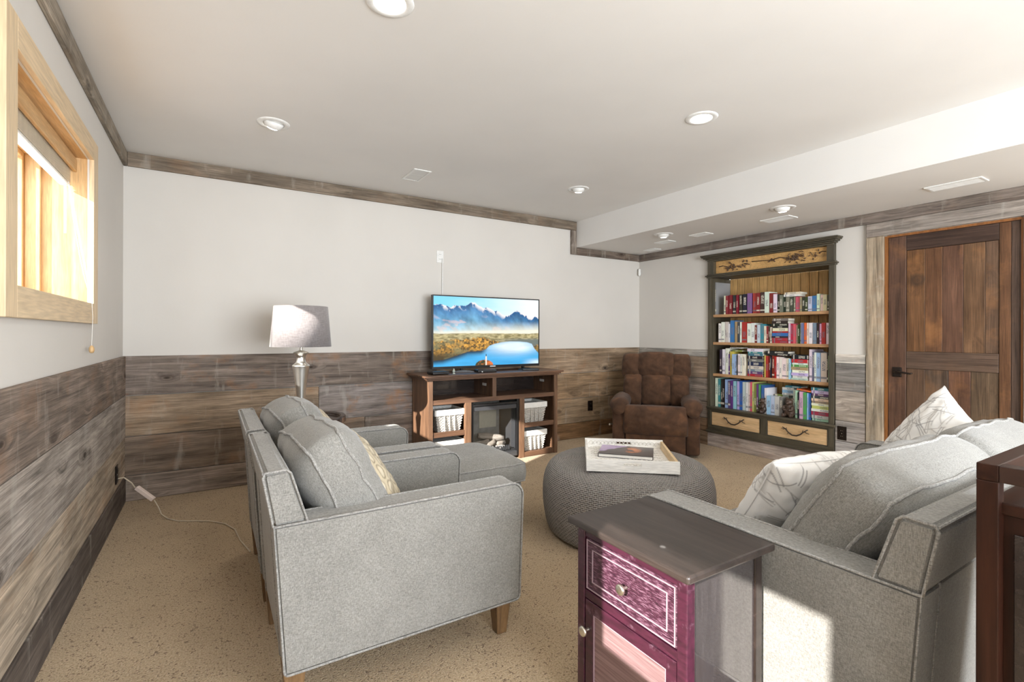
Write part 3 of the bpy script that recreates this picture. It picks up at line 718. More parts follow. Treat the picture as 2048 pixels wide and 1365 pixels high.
box('page_block', (-BW / 2 + .004, -BH / 2 + .004, .0032), (BW / 2 - .005, BH / 2 - .004, .0208), plain('paper', (.72, .70, .66, 1), .8), pbk)
cme = mesh(Vb, Fb); paint(cme, cc); obj('cover_print', cme, attr_mat('glossy_cover_print', .25), pbk, (0, 0, .0245))

# ------------------------------------------------------------------ near end table
cherry = G('dark_cherry_finish'); n1 = cherry.noise(cherry.coord('Object', (40, 8, 40)), 1.5, 6, .65, .5); n2 = cherry.noise(cherry.coord('Object', (220, 30, 30)), 1, 3, .6)
sc_ = cherry.ramp(cherry.noise(cherry.coord('Object', (9, 9, 9)), 1.4, 6, .7), [(.58, gray(0)), (.66, gray(.55))])
c = cherry.ramp(n1, [(.3, (.022, .0045, .011, 1)), (.7, (.066, .012, .030, 1))])
c = cherry.mix(sc_, c, (.20, .12, .16, 1))
cherry.set(Base_Color=c, Roughness=.38, Coat_Weight=.2); M['cherry'] = cherry.m
pnl = G('worn_veneer_panel'); n1 = pnl.noise(pnl.coord('Object', (3, 3, 90)), 1.5, 5, .6)
pnl.set(Base_Color=pnl.ramp(n1, [(.3, (.13, .07, .075, 1)), (.7, (.30, .20, .20, 1))]), Roughness=.35); M['panel'] = pnl.m
dpf = G('ribbed_drawer_front'); n1 = dpf.noise(dpf.coord('Object', (20, 40, 240)), 1.2, 4, .6)
dpf.set(Base_Color=dpf.ramp(n1, [(.32, (.018, .006, .012, 1)), (.5, (.055, .014, .03, 1)), (.7, (.22, .12, .17, 1))]), Roughness=.45); dpf.bump(n1, .5, .004); M['ribbed'] = dpf.m
topm = wood('glossy_espresso_top', (.020, .015, .013, 1), (.048, .035, .030, 1), .40, 1.3, coat=.25, axis=1)
sidem = wood('satin_black_brown_side', (.030, .026, .027, 1), (.055, .048, .050, 1), .16, 1.0, coat=.9, axis=2)
sidem.node_tree.nodes['Principled BSDF'].inputs['Coat IOR'].default_value = 2.1
et = thing('end_table', 'dark cherry end table with drawer and door at the near end of the sofa', 'end table', (1.732, -3.500, 0))
ex0, ex1, ey0, ey1, ez = -.160, .165, -.215, .215, .62
box('table_top', (-.187, -.240, ez), (.190, .238, ez + .022), topm, et, .006, 2)
for sx, sy in ((-1, -1), (-1, 1), (1, -1), (1, 1)):
    x = ex0 if sx < 0 else ex1 - .032; y = ey0 if sy < 0 else ey1 - .032
    box('post', (x, y, 0), (x + .032, y + .032, ez), M['cherry'] if sx < 0 else M['darkwood'], et, .003)
box('side_panel', (ex0 + .032, ey0 + .006, .06), (ex1 - .032, ey0 + .018, ez), sidem, et)
box('side_panel', (ex0 + .032, ey1 - .018, .06), (ex1 - .032, ey1 - .006, ez), sidem, et)
box('back_panel', (ex1 - .018, ey0 + .032, .06), (ex1 - .006, ey1 - .032, ez), sidem, et)
for z0, z1 in ((.588, .62), (.392, .418), (.06, .10)):
    box('front_rail', (ex0 + .004, ey0 + .032, z0), (ex0 + .028, ey1 - .032, z1), M['cherry'], et, .002)
dr_ = box('drawer', (ex0 + .006, ey0 + .036, .421), (ex0 + .024, ey1 - .036, .585), M['ribbed'], et, .003)
bx = ex0 + .0055
grv = plain('pale_worn_groove', (.36, .26, .30, 1), .4)
o0 = Vector(dr_.location)
def rect_line(x, y0, y1, z0, z1, w, mat, par, nm='moulding'):
    return multi_box(nm, [(Vector(a) - Vector(par.location), Vector(b) - Vector(par.location)) for a, b in (((x - .0025, y0, z0), (x + .002, y1, z0 + w)), ((x - .0025, y0, z1 - w), (x + .002, y1, z1)), ((x - .0025, y0, z0 + w), (x + .002, y0 + w, z1 - w)), ((x - .0025, y1 - w, z0 + w), (x + .002, y1, z1 - w)))], mat, par)
rect_line(bx, ey0 + .040, ey1 - .040, .425, .581, .003, grv, dr_)
rect_line(bx, ey0 + .066, ey1 - .066, .452, .556, .003, grv, dr_)
kn = [(.004, 0), (.0055, .002), (.0045, .012), (.006, .017), (.0145, .021), (.016, .026), (.013, .031), (.001, .033)]
kme = lathe_me(smooth_prof(kn, 3), 20); kme.materials.append(M['nickel'])
obj('knob', kme, None, dr_, Vector((bx, 0, .503)) - o0, (0, -PI / 2, 0), smooth=True)
dv = box('cabinet_door', (ex0 + .008, ey0 + .036, .103), (ex0 + .024, ey1 - .036, .389), M['panel'], et, .002)
o1 = Vector(dv.location)
fr = multi_box('door_frame', [(Vector(a) - o1, Vector(b) - o1) for a, b in (((ex0 + .003, ey0 + .036, .103), (ex0 + .012, ey0 + .070, .389)), ((ex0 + .003, ey1 - .070, .103), (ex0 + .012, ey1 - .036, .389)), ((ex0 + .003, ey0 + .070, .352), (ex0 + .012, ey1 - .070, .389)), ((ex0 + .003, ey0 + .070, .103), (ex0 + .012, ey1 - .070, .140)))], M['cherry'], dv, .001)
rect_line(ex0 + .008, ey0 + .070, ey1 - .070, .140, .352, .004, grv, dv)
obj('knob', kme, None, dv, Vector((ex0 + .003, ey1 - .053, .300)) - o1, (0, -PI / 2, 0), smooth=True)

# dark framed console at the right edge
cs = thing('console_cabinet', 'tall dark brown framed wood cabinet at the right edge behind the sofa', 'cabinet', (2.115, -4.395, 0))
cx0, cx1, cy0, cy1, cz, cp = -.225, .225, -.22, .22, .977, .034
for x in (cx0, cx1 - cp):
    for y in (cy0, cy1 - cp): box('post', (x, y, 0), (x + cp, y + cp, cz - cp), M['mahogany_z'], cs, .002)
for y in (cy0, cy1 - cp): box('top_rail', (cx0, y, cz - cp), (cx1, y + cp, cz), M['mahogany'], cs, .002)
for x in (cx0, cx1 - cp): box('top_rail', (x, cy0 + cp, cz - cp), (x + cp, cy1 - cp, cz), wood('espresso_wood_cross', (.011, .004, .0025, 1), (.034, .013, .0075, 1), .35, 1, axis=1), cs, .002)
box('cabinet_box', (cx0 + .032, cy0 + .030, .06), (cx1 - .032, cy1 - .030, .875), M['mahogany_z'], cs, .003)
box('inner_top', (cx0 + .020, cy0 + .012, .876), (cx1 - .020, cy1 - .012, .900), M['mahogany'], cs, .003)
box('side_panel', (cx0 + .024, cy0 + .050, .10), (cx0 + .031, cy1 - .050, .84), M['darkwood'], cs, .002)

# second dark side table beyond the sofa
st2 = thing('side_table', 'small dark side table beyond the far arm of the sofa', 'side table', (4.38, -3.425, 0))
box('table_top', (-.20, -.24, .575), (.20, .24, .600), M['darkwood'], st2, .005)
box('apron', (-.17, -.21, .50), (.17, .21, .575), M['darkwood'], st2)
for sx in (-1, 1):
    for sy in (-1, 1): box('leg', (sx * .165 - .018, sy * .205 - .018, 0), (sx * .165 + .018, sy * .205 + .018, .50), M['darkwood'], st2, .003)
box('shelf', (-.17, -.21, .16), (.17, .21, .18), M['darkwood'], st2)

# ------------------------------------------------------------------ lamp and drum table
lt = thing('lamp_table', 'round dark wood table in the corner under the lamp', 'side table', (1.125, -.755, .016))
tt = [(.02, .600), (.235, .600), (.238, .604), (.238, .612), (.248, .620), (.275, .620), (.281, .614), (.281, .580), (.275, .574), (.20, .574), (.02, .574)]
obj('table_top', lathe_me(tt[::-1], 56), wood('dark_round_top', (.020, .012, .010, 1), (.055, .032, .024, 1), .22, 1, coat=.4), lt)
box('apron', (-.15, -.15, .50), (.15, .15, .574), M['darkwood'], lt, .004)
for sx in (-1, 1):
    for sy in (-1, 1): box('leg', (sx * .15 - .02, sy * .15 - .02, -.016), (sx * .15 + .02, sy * .15 + .02, .574), M['darkwood'], lt, .003)
obj('shelf', lathe_me([(.02, .15), (.20, .15), (.205, .155), (.205, .168), (.2, .172), (.02, .172)], 40), M['darkwood'], lt)
lp = thing('table_lamp', 'silver baluster table lamp with grey drum shade', 'lamp', (1.101, -.742, .6165))
bp = [(.082, 0), (.086, .006), (.084, .014), (.066, .022), (.060, .030), (.050, .046), (.034, .075), (.028, .100), (.027, .114), (.032, .120), (.033, .128), (.028, .134), (.029, .16), (.038, .25), (.050, .33), (.057, .372), (.060, .384), (.056, .392), (.045, .400), (.036, .408), (.030, .425), (.029, .445), (.034, .462), (.050, .474), (.053, .479), (.040, .486), (.014, .496), (.010, .500), (.010, .530)]
obj('body', lathe_me(smooth_prof(bp, 2), 40), M['silver'], lp, smooth=True)
g = G('silver_linen_shade'); n1 = g.noise(g.coord('Object', (300, 300, 20)), 1, 2); n2 = g.noise(g.coord('Object', (30, 30, 300)), 1, 2)
g.set(Base_Color=g.ramp(g.math('ADD', g.math('MULTIPLY', n1, .5), g.math('MULTIPLY', n2, .5)), [(.35, (.17, .15, .15, 1)), (.65, (.29, .265, .265, 1))]), Roughness=.7, Sheen_Weight=.3); g.bump(n1, .3, .003)
shd = obj('lamp_shade', lathe_me([(.2035, .523), (.2055, .523), (.181, .812), (.179, .812)], 64, close=True), g.m, lp, smooth=False)
shd.data.polygons.foreach_set('use_smooth', [True] * len(shd.data.polygons))
obj('shade_lining', lathe_me([(.2020, .524), (.2030, .524), (.1785, .811), (.1775, .811)], 48, close=True), plain('shade_lining', (.7, .68, .64, 1), .8), lp)
obj('harp', tube_me([(-.012, 0, .53), (-.05, 0, .60), (-.055, 0, .70), (-.03, 0, .77), (0, 0, .785), (.03, 0, .77), (.055, 0, .70), (.05, 0, .60), (.012, 0, .53)], .002, 6), M['nickel'], lp)
sp4 = multi_box('spider', [((-.178, -.002, .783), (.178, .002, .787)), ((-.002, -.178, .783), (.002, .178, .787))], M['nickel'], lp)
obj('bulb', lathe_me(smooth_prof([(.012, .53), (.013, .56), (.028, .60), (.030, .625), (.018, .65), (.001, .657)], 3), 20), M['white'], lp, smooth=True)

# ------------------------------------------------------------------ media stand with fireplace
ms = thing('media_stand', 'dark brown media stand with electric fireplace under the television', 'media stand', (2.905, -.245, 0))
def mb(name, lo, hi, mat=None, par=ms, bev=.002, **k):
    return box(name, Vector(lo) - Vector((2.905, -.245, 0)), Vector(hi) - Vector((2.905, -.245, 0)), mat or M['espresso'], par, bev, **k)
fy, by = -.450, -.035
for lo, hi in (((2.140, -.495, .842), (3.672, by, .860)), ((2.160, -.478, .826), (3.652, by, .842)), ((2.178, -.464, .812), (3.634, by, .826))):
    mb('top_board', lo, hi, bev=.004)
mb('side_panel', (2.198, fy + .02, 0), (2.216, by, .812), M['espresso_z']); mb('side_panel', (3.602, fy + .02, 0), (3.620, by, .812), M['espresso_z'])
mb('post', (2.196, fy - .004, 0), (2.236, fy + .024, .812), M['espresso_z']); mb('post', (3.580, fy - .004, 0), (3.622, fy + .024, .812), M['espresso_z'])
mb('post', (2.196, by - .04, 0), (2.216, by, .812), M['espresso_z'])
mb('post', (2.556, fy, .0), (2.622, fy + .03, .595), M['espresso_z']); mb('post', (3.158, fy, .0), (3.214, fy + .03, .595), M['espresso_z'])
mb('rail', (2.236, fy, .592), (3.580, fy + .022, .634))
mb('shelf', (2.216, fy + .012, .612), (3.602, by, .628))
mb('divider', (2.848, fy, .634), (2.890, fy + .02, .812), M['espresso_z']); mb('divider', (2.858, fy + .02, .628), (2.880, by, .812), M['espresso_z'])
mb('back_panel', (2.216, by - .006, .02), (3.602, by, .812), M['darkwood'])
mb('divider', (2.592, fy + .03, 0), (2.610, by, .612), M['espresso_z']); mb('divider', (3.166, fy + .03, 0), (3.184, by, .612), M['espresso_z'])
for a, b in ((2.236, 2.592), (3.184, 3.580)):
    mb('shelf', (a, fy + .02, .318), (b, by - .006, .334)); mb('rail', (a if a < 3 else 3.214, fy + .004, .296), (b if a > 3 else 2.556, fy + .022, .342))
    mb('shelf', (a, fy + .02, .030), (b, by - .006, .050)); mb('rail', (a if a < 3 else 3.214, fy + .004, .004), (b if a > 3 else 2.556, fy + .022, .052))
for x, y, z in ((2.858, -0.268, 0.734), (3.602, -0.200, 0.733)):
    mb('cable_tag', (x - .004, y - .040, z - .013), (x - .0005, y + .040, z + .013), M['white'])
# fireplace insert
fi = thing('electric_fireplace', 'black electric fireplace insert with pale logs in the media stand', 'fireplace', (2.890, -.25, .03))
def fb(name, lo, hi, mat=M['black'], par=fi, bev=.002):
    return box(name, Vector(lo) - Vector((2.890, -.25, .03)), Vector(hi) - Vector((2.890, -.25, .03)), mat, par, bev)
gun = plain('gunmetal', (.075, .078, .085, 1), .3, .4); ash = plain('fireback_grey', (.20, .20, .19, 1), .8, nz=.25, scale=14)
fb('frame', (2.626, fy + .012, .03), (2.652, fy + .05, .59)); fb('frame', (3.132, fy + .012, .03), (3.156, fy + .05, .59))
fb('vent_hood', (2.652, fy + .012, .545), (3.132, fy + .05, .566)); fb('vent_hood', (2.652, fy + .020, .500), (3.132, fy + .05, .540), gun)
fb('sill', (2.652, fy + .006, .03), (3.132, fy + .05, .078), gun)
fb('fireback', (2.640, -.075, .03), (3.142, -.065, .59), ash)
fb('fireback', (2.626, fy + .05, .03), (2.634, -.075, .59), M['blackmat']); fb('fireback', (3.150, fy + .05, .03), (3.156, -.075, .59), gun)
fb('fireback', (2.634, fy + .05, .585), (3.150, -.075, .592), M['blackmat']); fb('hearth', (2.634, fy + .05, .03), (3.150, -.075, .09), M['blackmat'])
fb('painted_reflection', (2.90, -.079, .26), (3.10, -.076, .46), plain('pale_reflection_colour', (.42, .40, .32, 1), .3))  # pale added panel, stands in for a bright reflection on the fireback
logm = barnwood('ash_log', .9, 1.0, .6, False, (.27, .245, .215, 1))
def log(p, q, r, seed, mat=logm):
    n = 8; pts = []
    for i in range(n):
        t = i / (n - 1); w = Vector(p).lerp(Vector(q), t) + Vector((0, mnoise.noise(Vector((seed, t * 3, 0))) * .012, mnoise.noise(Vector((seed, t * 3, 5))) * .014)); pts.append(w)
    m_ = tube_me(pts, r, 10, taper=[.75, .95, 1.05, 1, .95, 1.05, 1, .8])
    for v_ in m_.vertices: v_.co += Vector((mnoise.noise(v_.co * 40 + Vector((seed, 0, 0))), mnoise.noise(v_.co * 40 + Vector((0, seed, 0))), mnoise.noise(v_.co * 40))) * .009
    o_ = obj('log', m_, mat, fi, smooth=True); return o_
F0 = Vector((2.890, -.25, .03))
for k, (p, q, r) in enumerate([((2.80, -.24, .225), (3.06, -.30, .185), .032), ((2.74, -.26, .14), (2.90, -.30, .17), .03), ((2.84, -.33, .12), (2.96, -.29, .165), .03), ((2.98, -.32, .13), (3.09, -.27, .14), .028), ((2.72, -.32, .11), (2.84, -.34, .12), .024)]):
    log(Vector(p) - F0, Vector(q) - F0, r, k * 3.7)
emb = plain('ember_rock', (.40, .38, .36, 1), .9, nz=.4, scale=60)
for k in range(16):
    bm = bmesh.new(); bmesh.ops.create_icosphere(bm, subdivisions=1, radius=1.0)
    for v_ in bm.verts: v_.co *= random.uniform(.75, 1.2)
    bmesh.ops.scale(bm, vec=(random.uniform(.016, .03), random.uniform(.014, .024), random.uniform(.012, .02)), verts=bm.verts)
    obj('ember', from_bm(bm), emb, fi, Vector((random.uniform(2.72, 3.08), random.uniform(-.37, -.22), random.uniform(.095, .125))) - F0)
for k in range(12):
    x = 2.82 + k * .022
    fb('grate_bar', (x, fy + .052, .078), (x + .010, fy + .062, .135), gun)
fb('grate_bar', (2.81, fy + .050, .082), (3.09, fy + .064, .090), gun)
box('pane', Vector((2.652, fy + .052, .078)) - F0 + Vector((0, .014, 0)), Vector((3.132, fy + .054, .500)) - F0 + Vector((0, .014, 0)), M['glass'], fi)

# woven baskets with cloth liners
bk_m = G('white_wicker'); n1 = bk_m.noise(bk_m.coord('Object', (60, 60, 160)), 1, 3)
bk_m.set(Base_Color=bk_m.ramp(n1, [(.3, (.36, .34, .31, 1)), (.7, (.62, .60, .56, 1))]), Roughness=.8); bk_m.bump(n1, .5, .004); M['wicker'] = bk_m.m
lin_m = plain('white_liner_cloth', (.74, .73, .70, 1), .9, bump=.1)
def basket_mesh():
    V = []; Fc = []; n = 15; seg = 14
    per = [(-1 + 2 * i / seg, -1) for i in range(seg)] + [(1, -1 + 2 * i / seg) for i in range(seg)] + [(1 - 2 * i / seg, 1) for i in range(seg)] + [(-1, 1 - 2 * i / seg) for i in range(seg)]
    for r in range(2 * n + 1):
        t = r / (2 * n); w = .108 + .030 * t; d = .115 + .022 * t; z = .185 * t; out = .0035 * (1 if r % 2 else 0)
        for k, (a, b) in enumerate(per):
            wv = .0022 * (1 if (k + r // 2) % 2 else -1)
            V.append((a * (w + out + wv), b * (d + out + wv), z))
    m_ = len(per)
    for r in range(2 * n):
        for k in range(m_): k2 = (k + 1) % m_; Fc.append((r * m_ + k, r * m_ + k2, (r + 1) * m_ + k2, (r + 1) * m_ + k))
    Fc.append(tuple(range(m_ - 1, -1, -1)))
    return mesh(V, Fc)
bt = thing('storage_basket', 'white woven basket on the upper left shelf of the media stand', 'basket', (2.414, -.285, .3342), 0, 'white lined baskets in the media stand')
obj('wicker_body', basket_mesh(), M['wicker'], bt)
multi_box('liner', [((-.146, -.145, .150), (.146, -.138, .205)), ((-.146, .138, .150), (.146, .145, .205)), ((-.148, -.138, .150), (-.141, .138, .205)), ((.141, -.138, .150), (.148, .138, .205))], lin_m, bt, .003)
box('liner_top', (-.140, -.137, .170), (.140, .137, .178), lin_m, bt, .003)
for x in (-.05, 0, .05): box('upright_cane', (x - .004, -.142, .01), (x + .004, -.128, .15), M['wicker'], bt, .002)
dup(bt, (2.414, -.285, .0502), 'white woven basket on the lower left shelf of the media stand')
dup(bt, (3.362, -.285, .3342), 'white woven basket on the upper right shelf of the media stand')
dup(bt, (3.362, -.285, .0502), 'white woven basket on the lower right shelf of the media stand')

# ------------------------------------------------------------------ television
tv = thing('television', 'large flat television showing a mountain lake on the media stand', 'television', (2.947, -.20, .8602))
TW, THt = 1.232, .712; z0 = .034
box('housing', (-TW / 2, 0, z0), (TW / 2, .038, z0 + THt), M['black'], tv, .005)
box('rear_housing', (-TW / 2 + .15, .038, z0 + .05), (TW / 2 - .15, .075, z0 + .45), M['blackmat'], tv, .01)
bz = .011
multi_box('bezel', [((-TW / 2, -.004, z0), (TW / 2, 0, z0 + .024)), ((-TW / 2, -.004, z0 + THt - bz), (TW / 2, 0, z0 + THt)), ((-TW / 2, -.004, z0 + .024), (-TW / 2 + bz, 0, z0 + THt - bz)), ((TW / 2 - bz, -.004, z0 + .024), (TW / 2, 0, z0 + THt - bz))], M['black'], tv)
bd = box('maker_badge', (.008, -.0052, z0 + .007), (.072, -.0042, z0 + .017), plain('badge_silver', (.75, .75, .75, 1), .3), tv); bd['label'] = 'small silver maker badge'
obj('power_cord', tube_me([Vector(p) - tv.location for p in ((2.515, -.012, 1.985), (2.517, -.010, 1.9), (2.516, -.010, 1.7), (2.514, -.012, 1.5), (2.512, -.03, 1.35), (2.53, -.13, 1.25))], .006, 8), M['white'], tv, smooth=True)['label'] = 'white power cord up the wall'
NX, NY = 300, 172
uu, vg = np.meshgrid(np.linspace(0, 1, NX + 1), np.linspace(0, 1, NY + 1)); U = uu.ravel(); Vv = vg.ravel()
SW = TW - 2 * bz; SHh = THt - bz - .024
sv = np.stack([(U - .5) * SW, np.full_like(U, -.0005), z0 + .024 + Vv * SHh], 1)
sf = [(j * (NX + 1) + i, j * (NX + 1) + i + 1, (j + 1) * (NX + 1) + i + 1, (j + 1) * (NX + 1) + i) for j in range(NY) for i in range(NX)]
def smooth01(a, b, x): t = np.clip((x - a) / (b - a), 0, 1); return t * t * (3 - 2 * t)
def mixc(c, d, w): return c * (1 - w[:, None]) + d * w[:, None]
c = mixc(np.tile(L3(236, 240, 240), (len(U), 1)), np.tile(L3(120, 200, 238), (len(U), 1)), smooth01(.0, 1, (1 - U * .85) * (.55 + .5 * Vv) + .2 * (fbm(U, Vv * 3, 4, 4, 1) - .5)))
ridge = np.interp(U, [0, .06, .12, .15, .18, .24, .28, .33, .365, .39, .44, .48, .52, .55, .58, .62, .66, .70, .74, .775, .81, .85, .90, .93, .955, .97, 1], [.875, .885, .86, .84, .88, .875, .875, .92, .928, .90, .85, .855, .83, .81, .815, .77, .745, .755, .79, .825, .80, .77, .735, .72, .74, .76, .73]) + .02 * (fbm(U, U * 0, 40, 3, 9) - .5)
mt = smooth01(-.004, .004, ridge - Vv); dpt = np.clip((ridge - Vv) / .4, 0, 1)
rk = fbm(U * 1.4, Vv * .8 + U * .6, 14, 5, 20)
mc = mixc(np.tile(L3(30, 92, 150), (len(U), 1)), np.tile(L3(112, 170, 196), (len(U), 1)), np.clip(dpt * 1.1, 0, 1)) * (.35 + 1.25 * rk)[:, None]
snow = smooth01(.50, .58, rk + .16 * (1 - dpt * 7)) * smooth01(.22, .02, dpt)
mc = mixc(mc, np.tile(L3(238, 232, 228), (len(U), 1)), snow * .85)
hl = smooth01(.60, .74, fbm(U + Vv * .5, Vv, 11, 4, 31)) * smooth01(.2, .6, dpt) * smooth01(1.0, .5, U)
mc = mixc(mc, np.tile(L3(214, 180, 178), (len(U), 1)), hl * .55)
haze = smooth01(.68, .47, Vv) * (.25 + .75 * U) + .55 * smooth01(.54, .47, Vv)
mc = mixc(mc, np.tile(L3(232, 226, 205), (len(U), 1)), np.clip(haze, 0, 1))
c = mixc(c, mc, mt)
fl = smooth01(.485, .465, Vv + .03 * (fbm(U, Vv, 8, 3, 3) - .5)); fn = fbm(U, Vv * 2, 30, 4, 41)
fc = mixc(np.tile(L3(122, 112, 74), (len(U), 1)), np.tile(L3(200, 186, 140), (len(U), 1)), np.clip((fn - .3) * 2, 0, 1))
fc = mixc(fc, np.tile(L3(104, 112, 106), (len(U), 1)), smooth01(.5, .8, U) * smooth01(.42, .36, Vv))
c = mixc(c, fc, fl)
ft = smooth01(.0, .03, np.interp(U, [0, .1, .3, .45, .52, .6, .7], [.37, .38, .41, .43, .38, .36, .30]) - Vv + .05 * (fbm(U, Vv, 40, 2, 7) - .5))
tn = fbm(U * 1.6, Vv, 46, 3, 55); tb = fbm(U, Vv, 7, 3, 61)
tc = mixc(np.tile(L3(70, 58, 34), (len(U), 1)), np.tile(L3(232, 170, 70), (len(U), 1)), np.clip((tn - .30) * 2.0 * smooth01(.12, .3, Vv), 0, 1)); tc = mixc(tc, np.tile(L3(120, 118, 84), (len(U), 1)), smooth01(.5, .7, tb) * .7)
c = mixc(c, tc, ft)
bank = np.interp(U, [0, .08, .2, .3, .42, .47, .50, .55, .62, .70, .80, .88, .93, .96, 1], [.085, .095, .15, .205, .215, .235, .285, .315, .338, .350, .348, .335, .31, .23, .165])
lake = smooth01(-.008, .008, bank - Vv)
lc = mixc(np.tile(L3(62, 160, 214), (len(U), 1)), np.tile(L3(214, 228, 236), (len(U), 1)), np.clip(1.25 * np.exp(-(((U - .74) / .22) ** 2 + ((Vv - .27) / .10) ** 2)) + .8 * smooth01(.8, 1, U) * smooth01(.1, .02, Vv), 0, 1))
lc = lc * (.86 + .28 * fbm(U, Vv * 4, 7, 3, 77))[:, None]
lc = mixc(lc, np.tile(L3(24, 52, 72), (len(U), 1)), np.clip(smooth01(.09, .0, bank - Vv) * smooth01(.5, .42, U), 0, 1))
c = mixc(c, lc, lake)
isl = smooth01(.0, .01, .085 * np.sqrt(np.clip(1 - ((U - .455) / .085) ** 2, 0, 1)) - Vv)
ic = mixc(np.tile(L3(50, 58, 34), (len(U), 1)), np.tile(L3(206, 110, 58), (len(U), 1)), smooth01(.42, .6, U + .3 * fbm(U, Vv, 60, 2, 3) - .1)); c = mixc(c, ic, isl)
tw = ((np.abs(U - .472) < .006) & (Vv < .135)).astype(float); c = mixc(c, np.tile(L3(226, 214, 200), (len(U), 1)), tw); sp5 = ((np.abs(U - .472) < .003) & (Vv < .165) & (Vv > .13)).astype(float); c = mixc(c, np.tile(L3(60, 50, 46), (len(U), 1)), sp5)
sme = mesh(sv, sf); paint(sme, np.clip(c, 0, 1)); obj('screen', sme, attr_mat('screen_picture', .18, emit=.95), tv)
for x in (-.30, .42):
    obj('foot', prism_me([(-.012, .004), (.012, .004), (.010, .040), (-.010, .040)], .03), M['black'], tv, (x, .02, 0))
    obj('foot', prism_me([(-.11, 0), (.11, 0), (.10, .010), (.02, .020), (-.02, .020), (-.10, .010)], .05, .003), M['black'], tv, (x, -.02, 0), (0, 0, .5 if x > 0 else -.35))
# small things standing before the television
sb = thing('media_player', 'flat black media box at the left end of the stand top', 'media box', (2.325, -.36, .8602), .12)
box('body', (-.085, -.06, .004), (.085, .06, .028), M['black'], sb, .006); box('front_strip', (-.08, -.0625, .010), (.08, -.0595, .018), gun, sb)
for sx in (-1, 1):
    for sy in (-1, 1): box('rubber_foot', (sx * .07 - .006, sy * .045 - .006, 0), (sx * .07 + .006, sy * .045 + .006, .005), M['blackmat'], sb)
sb = thing('streaming_box', 'small black box with white light under the television centre', 'media box', (2.83, -.34, .8602), -.1)
box('body', (-.10, -.05, .0), (.10, .05, .030), M['black'], sb, .008); box('indicator', (-.06, -.0515, .004), (-.050, -.0495, .014), M['white'], sb)
sb = thing('remote_control', 'slim black remote control at the right under the television', 'remote', (3.34, -.37, .8602), -.45)
box('body', (-.085, -.022, 0), (.085, .022, .018), M['black'], sb, .006); 
for k in range(6): box('button', (-.06 + k * .02, -.006, .0175), (-.05 + k * .02, .006, .0195), gun, sb, .002)
sb = thing('glass_figurine', 'tiny clear figurine on the stand beside the media box', 'figurine', (2.475, -.375, .8602))
gfm = plain('pale_green_glass', (.45, .50, .44, 1), .1)
obj('base', lathe_me([(.014, 0), (.015, .004), (.008, .010), (.001, .011)], 16), gfm, sb, smooth=True)
obj('body', lathe_me(smooth_prof([(.004, .009), (.012, .018), (.013, .028), (.006, .036), (.008, .043), (.001, .05)], 3), 16), gfm, sb, smooth=True)

# ------------------------------------------------------------------ built-in bookcase
olive = wood('rubbed_olive_paint', (.040, .034, .022, 1), (.105, .088, .058, 1), .5, 1.2)
olive_y = wood('rubbed_olive_paint_cross', (.040, .034, .022, 1), (.105, .088, .058, 1), .5, 1.2, axis=1)
olive_z = wood('rubbed_olive_paint_upright', (.040, .034, .022, 1), (.105, .088, .058, 1), .5, 1.2, axis=2)
shelfm = wood('shelf_wood', lin(150, 112, 76), lin(196, 154, 112), .5, 1, axis=1)
knotty = barnwood('knotty_pine', .5, .35, .8, False, (*lin(206, 164, 106)[:3], 1), .1)
bc = thing('bookcase', 'built-in olive green bookcase full of books with two drawers', 'bookcase', (RW, -1.698, .155))
B0 = Vector((RW, -1.698, .155))
def bb(name, lo, hi, mat=olive_y, par=bc, bev=.003, **k): return box(name, Vector(lo) - B0, Vector(hi) - B0, mat, par, bev, **k)
fx = RW - .033
bb('stile', (fx, -1.088, .437), (RW + .30, -1.052, 2.05), olive_z); bb('stile', (fx, -2.346, .437), (RW + .30, -2.300, 2.05), olive_z)
bb('face_stile', (fx - .006, -1.128, 1.885), (RW + .02, -1.052, 2.05), olive_z); bb('face_stile', (fx - .006, -2.346, 1.885), (RW + .02, -2.284, 2.05), olive_z)
# crown as stepped mouldings
for x, y, za, zb_ in ((.045, 0.0, 2.036, 2.052), (.060, .015, 2.052, 2.066), (.075, .032, 2.066, 2.080), (.092, .048, 2.080, 2.092), (.098, .055, 2.092, 2.107)):
    bb('crown_moulding', (RW - x, -2.346 - y, za), (RW + .25, -1.052 + y, zb_), olive_y, bev=.004)
fp = bb('frieze_panel', (RW + .004, -2.285, 1.898), (RW + .020, -1.126, 2.037), knotty)
bb('frieze_board', (RW + .020, -2.3, 1.86), (RW + .30, -1.088, 1.872), olive_y)
for x, za, zb_ in ((.044, 1.858, 1.872), (.056, 1.872, 1.886), (.042, 1.886, 1.898)):
    bb('band_moulding', (RW - x, -2.346 - (x - .033), za), (RW + .02, -1.052 + (x - .033), zb_), olive_y, bev=.004)
bb('side_lining', (RW + .01, -1.092, .44), (RW + .32, -1.087, 1.86), olive_z)
